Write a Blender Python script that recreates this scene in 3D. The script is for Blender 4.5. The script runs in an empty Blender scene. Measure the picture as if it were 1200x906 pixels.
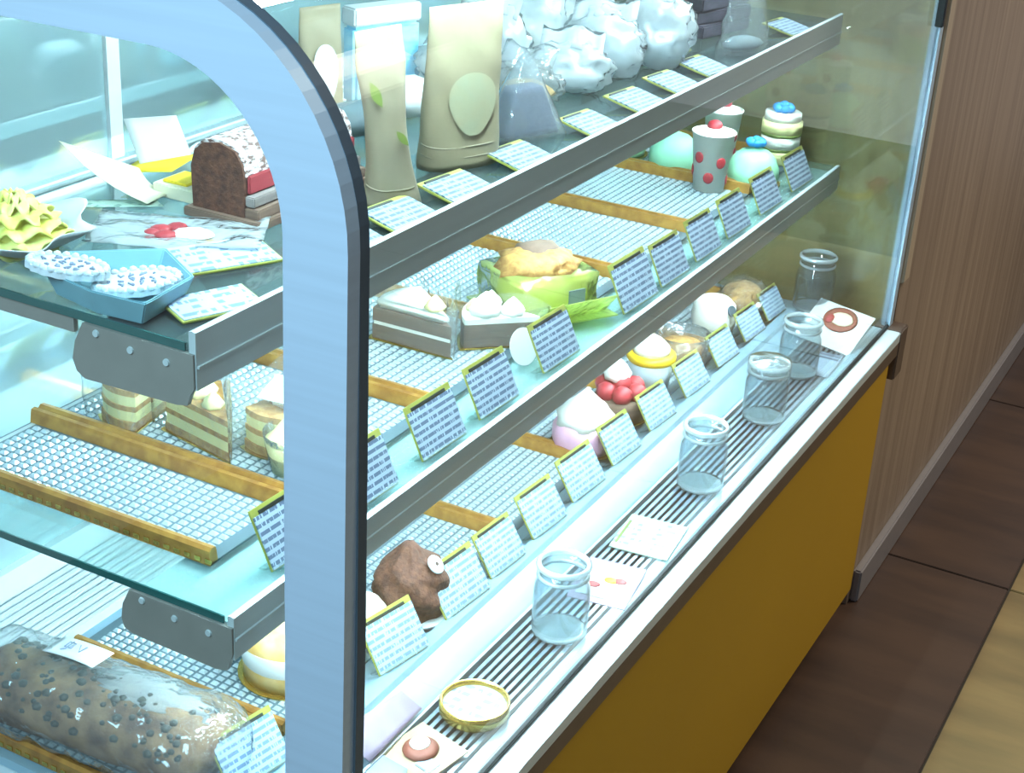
import bpy, bmesh, math, random
from mathutils import Vector, Matrix, noise
random.seed(7)
PI = math.pi
SC = bpy.context.scene
COL = SC.collection

# ------------------------------------------------------------------ camera
cam = bpy.data.objects.new('camera', bpy.data.cameras.new('camera'))
COL.objects.link(cam)
cam.data.sensor_fit = 'HORIZONTAL'
cam.data.sensor_width = 36.0
cam.data.lens = 54.52
cam.data.clip_start = 0.02
YAW, PITCH, ROLL = math.radians(-27.2567), math.radians(-24.8027), math.radians(3.3996)
fw = Vector((math.sin(YAW)*math.cos(PITCH), math.cos(YAW)*math.cos(PITCH), math.sin(PITCH)))
r0 = Vector((math.cos(YAW), -math.sin(YAW), 0)); u0 = r0.cross(fw)
rt = math.cos(ROLL)*r0 + math.sin(ROLL)*u0
up = -math.sin(ROLL)*r0 + math.cos(ROLL)*u0
mw = Matrix((rt, up, -fw)).transposed().to_4x4()
mw.translation = Vector((0.52, -0.78, 1.444))
cam.matrix_world = mw
SC.camera = cam

# ------------------------------------------------------------------ world, lights, exposure
w = bpy.data.worlds.new('World'); SC.world = w; w.use_nodes = True
w.node_tree.nodes['Background'].inputs[0].default_value = (0.85, 0.90, 1.0, 1)
w.node_tree.nodes['Background'].inputs[1].default_value = 0.34
SC.view_settings.view_transform = 'Standard'
SC.view_settings.look = 'None'
SC.view_settings.exposure = 0.0
SC.view_settings.gamma = 1.0
SC.cycles.use_denoising = True
SC.cycles.max_bounces = 10
SC.cycles.transparent_max_bounces = 32
SC.cycles.caustics_reflective = False
SC.cycles.caustics_refractive = False

def area(name, loc, target, sx, sy, power, color, spread=PI):
    l = bpy.data.lights.new(name, 'AREA'); l.shape = 'RECTANGLE'; l.size = sx; l.size_y = sy
    l.energy = power; l.color = color; l.spread = spread
    o = bpy.data.objects.new(name, l); COL.objects.link(o)
    o.location = loc
    o.rotation_euler = (Vector(target) - Vector(loc)).to_track_quat('-Z', 'Y').to_euler()
    return o
# shop window / ceiling panels behind the photographer, and the warm ceiling light down the aisle
area('shop_window_light', (-0.1, -1.3, 2.15), (-0.1, 0.0, 1.15), 1.0, 0.6, 50, (0.50, 0.82, 1.0))
area('aisle_ceiling_light', (1.1, 2.6, 2.6), (0.75, 1.9, 0), 0.5, 1.6, 22, (1.0, 0.86, 0.62), math.radians(100))

# ------------------------------------------------------------------ materials
def lin(c):
    return tuple((x/12.92 if x <= 0.04045 else ((x+0.055)/1.055)**2.4) for x in c)
def hexc(h):
    return lin(tuple(int(h[i:i+2], 16)/255 for i in (0, 2, 4)))
class NT:
    def __init__(s, name):
        s.m = bpy.data.materials.new(name); s.m.use_nodes = True; s.t = s.m.node_tree
        s.t.nodes.clear(); s.out = s.n('ShaderNodeOutputMaterial')
    def n(s, t, **kw):
        x = s.t.nodes.new(t)
        for k, v in kw.items(): setattr(x, k, v)
        return x
    def l(s, a, b): s.t.links.new(a, b)
    def coord(s, scale=(1, 1, 1)):
        c = s.n('ShaderNodeTexCoord'); mp = s.n('ShaderNodeMapping'); mp.inputs['Scale'].default_value = scale
        s.l(c.outputs['Object'], mp.inputs['Vector']); return mp.outputs['Vector']
def mat(name, h, rough=0.5, metal=0.0, var=0.12, scale=(40, 40, 40), bump=0.0, bscale=120, sss=0, h2=None, spec=0.5, coat=0, thr=None):
    """principled with noise between h and h2 (or h darkened by var)"""
    a = NT(name); p = a.n('ShaderNodeBsdfPrincipled'); a.l(p.outputs[0], a.out.inputs[0])
    c1 = hexc(h); c2 = hexc(h2) if h2 else tuple(x*(1-var) for x in c1)
    v = a.coord(scale); nz = a.n('ShaderNodeTexNoise'); nz.inputs['Scale'].default_value = 1; nz.inputs['Detail'].default_value = 4
    a.l(v, nz.inputs['Vector']); cr = a.n('ShaderNodeValToRGB')
    lo, hi = thr if thr else (0.35, 0.65)
    cr.color_ramp.elements[0].position = lo; cr.color_ramp.elements[1].position = hi
    cr.color_ramp.elements[0].color = (*c1, 1); cr.color_ramp.elements[1].color = (*c2, 1)
    a.l(nz.outputs[0], cr.inputs[0]); a.l(cr.outputs[0], p.inputs['Base Color'])
    p.inputs['Roughness'].default_value = rough; p.inputs['Metallic'].default_value = metal
    p.inputs['Specular IOR Level'].default_value = spec
    if coat: p.inputs['Coat Weight'].default_value = coat
    if sss:
        p.inputs['Subsurface Weight'].default_value = sss; p.inputs['Subsurface Radius'].default_value = (.01, .008, .006)
        p.inputs['Subsurface Scale'].default_value = 0.3
    if bump:
        b = a.n('ShaderNodeBump'); b.inputs['Strength'].default_value = bump; b.inputs['Distance'].default_value = 0.002
        n2 = a.n('ShaderNodeTexNoise'); n2.inputs['Scale'].default_value = bscale; n2.inputs['Detail'].default_value = 3
        a.l(a.coord(), n2.inputs['Vector']); a.l(n2.outputs[0], b.inputs['Height']); a.l(b.outputs[0], p.inputs['Normal'])
    return a.m
def thin_glass(name, tint, ior=1.45, rough=0.0, boost=1.0, haze=0.0, haze_col='e8f6f8', crumple=0.0, cscale=60):
    """clear sheet: transparent + fresnel gloss (+ a little diffuse for film)"""
    a = NT(name); tr = a.n('ShaderNodeBsdfTransparent'); tr.inputs[0].default_value = (*tint, 1)
    gl = a.n('ShaderNodeBsdfGlossy'); gl.inputs['Roughness'].default_value = rough
    ge = a.n('ShaderNodeNewGeometry'); dt = a.n('ShaderNodeVectorMath', operation='DOT_PRODUCT')
    a.l(ge.outputs['Incoming'], dt.inputs[0]); a.l(ge.outputs['Normal'], dt.inputs[1])
    ab = a.n('ShaderNodeMath', operation='ABSOLUTE'); a.l(dt.outputs['Value'], ab.inputs[0])
    om = a.n('ShaderNodeMath', operation='SUBTRACT', use_clamp=True); om.inputs[0].default_value = 1; a.l(ab.outputs[0], om.inputs[1])
    pw = a.n('ShaderNodeMath', operation='POWER'); pw.inputs[1].default_value = 5; a.l(om.outputs[0], pw.inputs[0])
    f0 = ((ior-1)/(ior+1))**2
    ma = a.n('ShaderNodeMath', operation='MULTIPLY_ADD'); ma.inputs[1].default_value = 1-f0; ma.inputs[2].default_value = f0; a.l(pw.outputs[0], ma.inputs[0])
    mul = a.n('ShaderNodeMath', operation='MULTIPLY', use_clamp=True); mul.inputs[1].default_value = boost
    a.l(ma.outputs[0], mul.inputs[0]); mx = a.n('ShaderNodeMixShader')
    a.l(mul.outputs[0], mx.inputs[0]); base = tr.outputs[0]
    if haze:
        df = a.n('ShaderNodeBsdfDiffuse'); df.inputs[0].default_value = (*hexc(haze_col), 1)
        tl = a.n('ShaderNodeBsdfTranslucent'); tl.inputs[0].default_value = (*hexc(haze_col), 1)
        dm = a.n('ShaderNodeMixShader'); dm.inputs[0].default_value = 0.5
        a.l(df.outputs[0], dm.inputs[1]); a.l(tl.outputs[0], dm.inputs[2])
        m2 = a.n('ShaderNodeMixShader'); m2.inputs[0].default_value = haze
        a.l(tr.outputs[0], m2.inputs[1]); a.l(dm.outputs[0], m2.inputs[2]); base = m2.outputs[0]
    if crumple:
        b = a.n('ShaderNodeBump'); b.inputs['Strength'].default_value = crumple; b.inputs['Distance'].default_value = 0.01
        nz = a.n('ShaderNodeTexNoise'); nz.inputs['Scale'].default_value = cscale; nz.inputs['Detail'].default_value = 2
        a.l(a.coord(), nz.inputs['Vector']); a.l(nz.outputs[0], b.inputs['Height'])
        a.l(b.outputs[0], gl.inputs['Normal']); a.l(b.outputs[0], dt.inputs[1])
    a.l(base, mx.inputs[1]); a.l(gl.outputs[0], mx.inputs[2]); a.l(mx.outputs[0], a.out.inputs[0])
    return a.m
def emit(name, h, s):
    a = NT(name); e = a.n('ShaderNodeEmission'); e.inputs[0].default_value = (*hexc(h), 1); e.inputs[1].default_value = s
    a.l(e.outputs[0], a.out.inputs[0]); return a.m
def printed(name, paper, ink, pitch=0.008, cell=0.004, dens=0.5, rough=0.6, axes=('Y', 'Z'), scr=(0.25, 0.9)):
    """paper with rows of small illegible print, in the object's own coordinates"""
    a = NT(name); p = a.n('ShaderNodeBsdfPrincipled'); a.l(p.outputs[0], a.out.inputs[0]); p.inputs['Roughness'].default_value = rough
    c = a.n('ShaderNodeTexCoord'); sp = a.n('ShaderNodeSeparateXYZ'); a.l(c.outputs['Object'], sp.inputs[0])
    dv = a.n('ShaderNodeMath', operation='DIVIDE'); dv.inputs[1].default_value = pitch; a.l(sp.outputs[axes[1]], dv.inputs[0])
    fr = a.n('ShaderNodeMath', operation='FRACT'); a.l(dv.outputs[0], fr.inputs[0])
    ml = a.n('ShaderNodeMath', operation='GREATER_THAN'); ml.inputs[1].default_value = 0.50; a.l(fr.outputs[0], ml.inputs[0])
    fl = a.n('ShaderNodeMath', operation='FLOOR'); a.l(dv.outputs[0], fl.inputs[0])
    du = a.n('ShaderNodeMath', operation='DIVIDE'); du.inputs[1].default_value = cell; a.l(sp.outputs[axes[0]], du.inputs[0])
    cb = a.n('ShaderNodeCombineXYZ'); a.l(du.outputs[0], cb.inputs[0]); fm = a.n('ShaderNodeMath', operation='MULTIPLY'); fm.inputs[1].default_value = 7.37; a.l(fl.outputs[0], fm.inputs[0]); a.l(fm.outputs[0], cb.inputs[1])
    f3 = a.n('ShaderNodeMath', operation='MULTIPLY'); f3.inputs[1].default_value = 0.35; a.l(fr.outputs[0], f3.inputs[0]); a.l(f3.outputs[0], cb.inputs[2])
    nz = a.n('ShaderNodeTexNoise'); nz.inputs['Scale'].default_value = 1.0; nz.inputs['Detail'].default_value = 1; a.l(cb.outputs[0], nz.inputs['Vector'])
    gt = a.n('ShaderNodeMath', operation='GREATER_THAN'); gt.inputs[1].default_value = 1-dens; a.l(nz.outputs[0], gt.inputs[0])
    m = a.n('ShaderNodeMath', operation='MULTIPLY'); a.l(gt.outputs[0], m.inputs[0]); a.l(ml.outputs[0], m.inputs[1])
    mx = a.n('ShaderNodeMix', data_type='RGBA'); a.l(m.outputs[0], mx.inputs['Factor'])
    mx.inputs['A'].default_value = (*hexc(paper), 1); mx.inputs['B'].default_value = (*hexc(ink), 1)
    a.l(mx.outputs['Result'], p.inputs['Base Color']); return a.m
def wood(name, h, h2):
    a = NT(name); p = a.n('ShaderNodeBsdfPrincipled'); a.l(p.outputs[0], a.out.inputs[0]); p.inputs['Roughness'].default_value = 0.5
    nz = a.n('ShaderNodeTexNoise'); nz.inputs['Scale'].default_value = 1; nz.inputs['Detail'].default_value = 6; nz.inputs['Roughness'].default_value = .65
    a.l(a.coord((38, 38, 1.1)), nz.inputs['Vector']); cr = a.n('ShaderNodeValToRGB')
    cr.color_ramp.elements[0].position = .3; cr.color_ramp.elements[1].position = .72
    cr.color_ramp.elements[0].color = (*hexc(h), 1); cr.color_ramp.elements[1].color = (*hexc(h2), 1)
    a.l(nz.outputs[0], cr.inputs[0]); a.l(cr.outputs[0], p.inputs['Base Color']); return a.m

M = {}
M['alu'] = mat('brushed_aluminium', 'b8cfe2', .42, .3, .06, (4, 4, 120))
M['alu_grey'] = mat('grey_anodised_aluminium', 'c6d4d6', .45, .2, .06, (120, 4, 120))
M['alu_pale'] = mat('pale_steel', 'cfdfe5', .35, .25, .06, (60, 6, 60))
M['bracket'] = mat('grey_bracket_steel', '8e8d86', .5, .15, .08)
M['gasket'] = mat('dark_rubber', '4a5a66', .5)
M['yellow'] = mat('yellow_laminate', 'b48c00', .55, 0, .04, (3, 3, 3))
M['railbrown'] = mat('rail_reflection_and_cap', '6a5a50', .4, .5, .1)  # brown of the dark room reflected in the rail face, put into its colour
M['black'] = mat('black_rubber', '0c0d0e', .6)
M['wood'] = wood('brown_wood_laminate', '7c6b5e', 'a08f80')
M['woodpale'] = wood('pale_wood_edge', 'a3937f', 'b9ab98')
M['wood_case_lit'] = wood('olive_case_lit_wood', 'a0936f', 'b5a884')  # olive tone of case light on the end-wall wood, put into the colour
M['skirt'] = mat('grey_skirting', '9a979c', .35, .4, .06)
M['tile_dark'] = mat('dark_brown_tile', '4a372c', .38, 0, .3, (3, 14, 3), .06, 60, h2='3a2b24')
M['tile_tan_lit'] = mat('tan_lit_tile', '85704a', .38, 0, .3, (3, 12, 3), .06, 60, h2='6b5a3c')  # tan tint stands in for a yellowish pool of light on the floor
M['grout'] = mat('dark_grout', '241b15', .8)
M['dark'] = mat('dark_kick', '141110', .8)
M['glass'] = thin_glass('clear_case_glass', (.965, .985, .98), 1.45, 0, 1.0)
M['glass_far'] = thin_glass('far_side_glass', (.88, .89, .82), 1.5, .02, 1.9)
M['shelf_glass'] = thin_glass('shelf_glass_teal', (.80, .92, .91), 1.45, .03, 1.0, .14, 'cfe6e6')
M['shelf_glass_top'] = thin_glass('shelf_glass_grey', (.60, .69, .68), 1.45, .03, 1.0, .14, 'b0c2c2')
M['trough_grey'] = mat('grey_lamp_trough', '8f9c9c', .5)
M['glass_edge'] = mat('green_glass_edge', '2c5f5c', .15, 0, .1, spec=.6)
M['film'] = thin_glass('cellophane', (.98, .99, .99), 1.45, .12, 1.8, .16, 'f0f8fa', .5, 55)
M['film_fine'] = thin_glass('thin_cake_film', (.97, .99, .99), 1.4, .1, 1.5, .12, 'eefafa', .3, 90)
M['film_white'] = thin_glass('milky_cellophane', (.95, .98, .99), 1.45, .15, 1.8, .62, 'f0f8fa', .6, 50)
M['film_mid'] = thin_glass('hazy_cellophane', (.96, .98, .99), 1.45, .12, 1.8, .26, 'e6f2f6', .4, 55)
M['film_green'] = thin_glass('yellow_green_film', (.94, 1.0, .66), 1.45, .15, 1.4, .52, 'dcec92', .4, 60)
M['jar'] = thin_glass('clear_jar_glass', (.86, .92, .94), 1.5, .03, 1.8, .05, 'd8e8ee')
M['jar_rim'] = thin_glass('hazed_jar_rim_glass', (.85, .92, .94), 1.5, .05, 2.5, .55, 'e4f4f8')  # whitish haze painted in for the bright gleam of rim and base
def door_mat():
    a = NT('frosted_mirror_door'); p = a.n('ShaderNodeBsdfDiffuse'); p.inputs[0].default_value = (*hexc('c8ecf2'), 1)
    g = a.n('ShaderNodeBsdfGlossy'); g.inputs[0].default_value = (*hexc('dff2f4'), 1); g.inputs['Roughness'].default_value = .03
    mx = a.n('ShaderNodeMixShader'); mx.inputs[0].default_value = .66
    a.l(p.outputs[0], mx.inputs[1]); a.l(g.outputs[0], mx.inputs[2]); a.l(mx.outputs[0], a.out.inputs[0]); return a.m
M['door'] = door_mat()
M['white_paint'] = mat('white_painted_steel', 'e4eef0', .4, 0, .05)
M['lamp'] = emit('case_lamp_glow', 'd6f5ff', 128)
M['acryl'] = mat('embossed_tray_plastic', 'd2e2e8', .2, .3, .05, spec=.7)
M['rib'] = mat('grey_rib_metal', '8494a0', .35, .5, .06, (120, 4, 120))
M['bed'] = mat('dark_grille_bed', '39434a', .5)
M['trayshade'] = mat('tray_base_plate', '5c7078', .4, .2, .1)
M['gold'] = mat('gold_tray_edge', 'c89448', .34, .55, .2, (60, 60, 60), h2='a8733a')
M['deck'] = mat('pale_deck_steel', '92b2c2', .32, .25, .06, (4, 20, 4))
M['paper'] = mat('white_paper', 'd6dcdc', .7, 0, .04)
M['card_back'] = mat('yellow_green_card_holder', '9a9a46', .5)
M['card_print'] = printed('printed_price_card', 'a9bccd', '5d6e86', .0066, .0022, .60)
M['card_print_pale'] = printed('printed_price_card_pale', 'a9c2d0', '6c88a6', .0070, .0024, .58)
M['card_flat'] = printed('printed_flat_card', '8fa2b4', '56677e', .0070, .0026, .58)
M['ink'] = mat('dark_print_strip', '23281e', .6)
M['clip'] = thin_glass('clear_card_foot', (.93, .97, .97), 1.45, .05, 1.5, .15)
M['yellowpaper'] = mat('yellow_card', 'f6d92e', .6)
M['creampaper'] = mat('cream_paper', 'f3edcd', .6)
M['petal'] = mat('yellow_cream_petal', 'e3de62', .5, 0, .15, (60, 60, 60), h2='f2efa0')
M['hex'] = mat('teal_blue_tray', '7fb0bc', .4)
M['icing'] = mat('white_icing', 'd9e4ea', .6, 0, .1, (90, 90, 90), .3, 200)
M['icing_ink'] = mat('grey_blue_icing_letters', '8592a8', .6)
M['choc'] = mat('chocolate_crumb', '44261a', .8, 0, .4, (140, 140, 140), .8, 300, h2='623c2a')
M['choc_dark'] = mat('dark_chocolate', '3c241a', .6, 0, .3, (160, 160, 160), .6, 260)
M['sugar'] = mat('powdered_chocolate', '6b5148', .8, 0, 0, (130, 130, 300), .8, 300, h2='f1eeee', thr=(.40, .58))
M['redband'] = mat('red_band', '9c383e', .6, 0, .15, (20, 20, 200))
M['layergrey'] = mat('grey_brown_layer', '8d8480', .7, 0, .2, (20, 20, 300))
M['layerbrown'] = mat('brown_layer', '7a6152', .8, 0, .25, (30, 30, 300))
M['kraft'] = mat('translucent_kraft', '93876c', .55, 0, .1, (14, 14, 14), .25, 60)
M['kraft_grey'] = mat('kraft_grey_beige', '8c816a', .6, 0, .15, (14, 14, 14), .3, 60)
M['kraft_win'] = mat('pouch_window', 'a39a7c', .4, 0, .15, (30, 30, 30), .3, 90, h2='9a9c82')
M['leaf'] = mat('printed_green_leaf', '6f7d38', .6)
M['purple'] = mat('purple_grey_sweets', '565c70', .7, 0, .2, (90, 90, 90), .5, 150)
M['cookie'] = mat('golden_cookie', 'c8a468', .7, 0, .3, (80, 80, 80), .4, 150)
M['sponge'] = mat('yellow_sponge', 'e8cf86', .8, 0, .2, (120, 120, 120), .4, 250)
M['cream'] = mat('whipped_cream', 'fbf8ec', .55, 0, .03)
M['cream_yellow'] = mat('custard_cream', 'f6ecaa', .5, 0, .1)
M['crust'] = mat('baked_crust', '9a6a38', .7, 0, .4, (100, 100, 100), .5, 200, h2='c79a58')
M['bluepack'] = mat('light_blue_packet', '6ec4e6', .4, 0, .2, (20, 20, 50), h2='c8ecf6')
M['greypack'] = mat('grey_packet', '6e7f84', .5)
M['redcard'] = mat('dusky_red_card', '9c4a58', .6)
M['blackpack'] = mat('black_packet', '2a2830', .4, 0, .3, (6, 30, 80), h2='4a4450')
M['strawprint'] = mat('strawberry_red', 'a83238', .5, 0, .2, (150, 150, 150), .2, 300)
M['pinkprint'] = mat('salmon_print', 'e8a08c', .6)
M['mint'] = mat('mint_green_mousse', 'a8e8c0', .35, 0, .05, sss=0)
M['blueflower'] = mat('blue_sugar_flower', '2a8fd8', .5)
M['pink'] = mat('pink_glaze', 'ecb4cc', .4, 0, .15, (50, 50, 50))
M['lilac'] = mat('lilac_paper', '98869c', .6)
M['cupgrey'] = mat('pale_grey_cup', 'cfdbe0', .35)
M['yellowring'] = mat('mango_yellow', 'f2c42a', .4)
M['tartfill'] = mat('baked_custard_top', 'e9b96c', .5, 0, .2, (60, 60, 60), h2='f3d494')
M['goldrim'] = mat('gold_rim', 'd2ae58', .25, .8, .1)
M['dishprint'] = printed('printed_round_label', 'b2c2ca', '7c84a0', .012, .006, .5, .5, ('X', 'Y'))
M['photo_bg'] = mat('photo_card_beige', 'b49c7a', .5, 0, .15, (30, 30, 30))
M['macaron'] = mat('macaron_brown', '8a4a3a', .6)
M['sesame'] = mat('log_cake_crust', '523525', .8, 0, .4, (40, 40, 40), .6, 200, h2='96734f')
M['fruit'] = mat('dark_dried_fruit', '32342a', .6, 0, .3, (150, 150, 150))
M['label_w'] = mat('white_label', 'eef2f2', .5, 0, .03)
M['brownprint'] = mat('brown_print', '8e5c42', .6)
M['mintcard'] = printed('pale_green_card', 'b4cebc', '7c9c8c', .012, .006, .45, .6, ('X', 'Y'))

# ------------------------------------------------------------------ mesh helpers
def BM(): return bmesh.new()
def box(bm, x0, x1, y0, y1, z0, z1):
    vs = [bm.verts.new(p) for p in ((x0,y0,z0),(x1,y0,z0),(x1,y1,z0),(x0,y1,z0),(x0,y0,z1),(x1,y0,z1),(x1,y1,z1),(x0,y1,z1))]
    for f in ((0,3,2,1),(4,5,6,7),(0,1,5,4),(1,2,6,5),(2,3,7,6),(3,0,4,7)): bm.faces.new([vs[i] for i in f])
    return vs
def bevel(bm, w, seg=2):
    bmesh.ops.recalc_face_normals(bm, faces=bm.faces)
    bmesh.ops.bevel(bm, geom=list(bm.edges), offset=w, segments=seg, affect='EDGES', clamp_overlap=True)
def prism(bm, pts, h0, h1, axis='z'):
    """closed outline extruded; axis z: pts (x,y); axis y: pts (x,z); axis x: pts (y,z)"""
    def P(a, b, h): return {'z': (a, b, h), 'y': (a, h, b), 'x': (h, a, b)}[axis]
    lo = [bm.verts.new(P(a, b, h0)) for a, b in pts]; hi = [bm.verts.new(P(a, b, h1)) for a, b in pts]
    n = len(pts)
    bm.faces.new(lo); bm.faces.new(hi)
    for i in range(n): bm.faces.new((lo[i], lo[(i+1) % n], hi[(i+1) % n], hi[i]))
    bmesh.ops.recalc_face_normals(bm, faces=bm.faces)
def strip_band(bm, outer, inner, h0, h1):
    """band between two polylines (x,z) extruded along y"""
    n = len(outer)
    V = [[bm.verts.new((p[0], h, p[1])) for p in L] for h in (h0, h1) for L in (outer, inner)]
    o0, i0, o1, i1 = V
    for k in range(n-1):
        bm.faces.new((o0[k], o0[k+1], i0[k+1], i0[k])); bm.faces.new((o1[k], o1[k+1], i1[k+1], i1[k]))
        bm.faces.new((o0[k], o0[k+1], o1[k+1], o1[k])); bm.faces.new((i0[k], i0[k+1], i1[k+1], i1[k]))
    for k in (0, n-1): bm.faces.new((o0[k], i0[k], i1[k], o1[k]))
    bmesh.ops.recalc_face_normals(bm, faces=bm.faces)
def lathe(bm, prof, seg=24, cx=0, cy=0, wob=None, cap=True):
    rings = []
    for r, z in prof:
        rings.append([bm.verts.new((cx+(r*(1+(wob(2*PI*k/seg, z) if wob else 0)))*math.cos(2*PI*k/seg), cy+(r*(1+(wob(2*PI*k/seg, z) if wob else 0)))*math.sin(2*PI*k/seg), z)) for k in range(seg)])
    for a, b in zip(rings, rings[1:]):
        for k in range(seg): bm.faces.new((a[k], a[(k+1) % seg], b[(k+1) % seg], b[k]))
    if cap:
        if prof[0][0] > 1e-5: bm.faces.new(rings[0][::-1])
        if prof[-1][0] > 1e-5: bm.faces.new(rings[-1])
    bmesh.ops.remove_doubles(bm, verts=[v for r in rings for v in r], dist=1e-6)
    bmesh.ops.recalc_face_normals(bm, faces=bm.faces)
def grid(bm, nu, nv, fn, closed_u=False):
    V = [[bm.verts.new(fn(i/nu, j/nv)) for j in range(nv+1)] for i in range(nu+(0 if closed_u else 1))]
    n = nu if closed_u else nu
    for i in range(n):
        a = V[i]; b = V[(i+1) % len(V)]
        for j in range(nv): bm.faces.new((a[j], b[j], b[j+1], a[j+1]))
    return V
def blob(bm, c, s, sub=3, nz=0.0, ns=30.0, seed=0.0, flat=None):
    r = bmesh.ops.create_icosphere(bm, subdivisions=sub, radius=1.0)
    for v in r['verts']:
        d = v.co.normalized(); k = 1 + nz*noise.noise(Vector((d.x*ns/10+seed, d.y*ns/10+seed*1.7, d.z*ns/10)))
        p = Vector((d.x*s[0]*k, d.y*s[1]*k, d.z*s[2]*k))
        if flat is not None and p.z < flat: p.z = flat
        v.co = p + Vector(c)
    return r['verts']
def tube(bm, pts, r, seg=8, closed=False):
    rings = []; n = len(pts)
    for i, p in enumerate(pts):
        p = Vector(p); a = Vector(pts[(i-1) % n] if closed or i else pts[0]); b = Vector(pts[(i+1) % n] if closed or i < n-1 else pts[-1])
        t = (b-a).normalized(); s = t.cross(Vector((0, 0, 1)))
        if s.length < 1e-4: s = t.cross(Vector((1, 0, 0)))
        s.normalize(); q = t.cross(s)
        rings.append([bm.verts.new(p + r*(math.cos(2*PI*k/seg)*s + math.sin(2*PI*k/seg)*q)) for k in range(seg)])
    m = n if closed else n-1
    for i in range(m):
        a = rings[i]; b = rings[(i+1) % n]
        for k in range(seg): bm.faces.new((a[k], a[(k+1) % seg], b[(k+1) % seg], b[k]))
    if not closed: bm.faces.new(rings[0]); bm.faces.new(rings[-1][::-1])
    bmesh.ops.recalc_face_normals(bm, faces=bm.faces)
def thick(bm, t):
    bmesh.ops.recalc_face_normals(bm, faces=bm.faces)
    bmesh.ops.solidify(bm, geom=list(bm.faces), thickness=t)

def obj(name, bm, m, parent=None, smooth=False, world=False, loc=None, rot=None):
    if world and parent is not None:
        off = parent.matrix_world.translation if False else Vector(parent.location)
        pp = parent.parent
        while pp is not None: off = off + Vector(pp.location); pp = pp.parent
        bmesh.ops.translate(bm, verts=bm.verts, vec=-off)
    me = bpy.data.meshes.new(name); bm.to_mesh(me); bm.free()
    if smooth:
        for p in me.polygons: p.use_smooth = True
    me.materials.append(M[m] if isinstance(m, str) else m)
    o = bpy.data.objects.new(name, me); COL.objects.link(o)
    if parent is not None: o.parent = parent
    if loc: o.location = loc
    if rot: o.rotation_euler = rot
    return o
def thing(name, label, cat, loc=(0, 0, 0), rot=(0, 0, 0), group=None):
    o = bpy.data.objects.new(name, None); COL.objects.link(o); o.empty_display_size = .02
    o.location = loc; o.rotation_euler = rot; o['label'] = label; o['category'] = cat
    if group: o['group'] = group
    return o
def tag(o, label, cat, group=None):
    o['label'] = label; o['category'] = cat
    if group: o['group'] = group
    return o
def struct(name, bm, m, parent=None):
    o = obj(name, bm, m, parent)
    if parent is None: o['kind'] = 'structure'
    return o
def dup(root, loc, rot, label, scale=None):
    r = root.copy(); COL.objects.link(r); r.location = loc; r.rotation_euler = rot; r['label'] = label
    if scale: r.scale = scale
    for ch in list(root.children):
        c = ch.copy(); COL.objects.link(c); c.parent = r
        for g in list(ch.children):
            d = g.copy(); COL.objects.link(d); d.parent = c
    return r
def bx(x0, x1, y0, y1, z0, z1, bev=0):
    bm = BM(); box(bm, x0, x1, y0, y1, z0, z1)
    if bev: bevel(bm, bev)
    return bm

# ------------------------------------------------------------------ the room
LEN = 1.505
bm = bx(-1.2, 3.2, -1.6, 4.6, -.05, -.004); floor = struct('floor', bm, 'grout')
xs = [-.965, -.365, .235, .835, 1.435, 2.035]; ys = [-1.4924, -.6724, .1376, .9476, 1.7576, 2.5676, 3.3776]
tile_mesh = {}
for i, x in enumerate(xs[:-1]):
    for j, y in enumerate(ys[:-1]):
        k = 'tile_tan_lit' if i == 2 else 'tile_dark'
        key = (k, )
        if key not in tile_mesh:
            b = bx(.002, .598, .002, .808, -.004, 0, .0012); t = obj('tile', b, k, floor); tile_mesh[key] = t
        else:
            t = tile_mesh[key].copy(); COL.objects.link(t)
        t.location = (x, y, 0)
WX = 0.0
struct('wall_far', bx(-.75, WX, 1.545, 4.4, 0, 2.4), 'wood')
struct('trim_1', bx(-.012, WX+.006, 1.538, 1.572, .60, 2.4, .002), 'woodpale')
struct('wall_behind_case', bx(-.74, -.003, 1.528, 1.545, .08, 1.35), 'wood_case_lit')
struct('wall_right_unseen', bx(2.6, 2.7, -1.6, 4.6, 0, 2.6), 'woodpale')  # unseen opposite wall, added to even out the reflection in the front glass
struct('baseboard_far', bx(WX, WX+.0146, 1.56, 4.4, 0, .062, .003), 'skirt')

# ------------------------------------------------------------------ the display case
case = thing('display_case', 'long refrigerated cake display case with silver rounded end frame and yellow base panel', 'display case', (-.27, .75, 0))
def arc(cx, cz, r, n=14, a0=0, a1=PI/2):
    return [(cx+r*math.cos(a0+(a1-a0)*k/n), cz+r*math.sin(a0+(a1-a0)*k/n)) for k in range(n+1)]
OUT = [(.003, .535), (.004, .80)] + [(-.150+.154*math.cos(t), 1.102+.158*math.sin(t)) for t in [PI/2*k/16 for k in range(17)]] + [(-.35, 1.26), (-.60, 1.26)]
INN = [(-.049, .535), (-.0475, .80)] + [(-.153+.1065*math.cos(t), 1.104+.109*math.sin(t)) for t in [PI/2*k/16 for k in range(17)]] + [(-.35, 1.213), (-.60, 1.213)]
bm = BM(); strip_band(bm, OUT, INN, -.014, .0); obj('end_frame', bm, 'alu', case, world=True)
bm = BM(); strip_band(bm, [(x+.002*(1 if z < 1.1 else 0), z+.001) for x, z in OUT], [(x-.010, z-(.0 if z < 1.1 else .008)) for x, z in OUT], .0, .011)
obj('frame_gasket', bm, 'gasket', case, world=True)
bm = BM(); strip_band(bm, OUT, [(x-.014, z-(.0 if z < 1.15 else .014)) for x, z in OUT], LEN, LEN+.018); obj('far_end_frame', bm, 'alu', case, world=True)
bm = BM(); box(bm, -.60, -.56, -.014, LEN, 1.235, 1.26); obj('top_rear_rail', bm, 'alu_grey', case, world=True)
obj('corner_clip', bx(-.004, .0075, LEN-.006, LEN+.004, 1.008, 1.07, .001), 'black', case, world=True)
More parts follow.
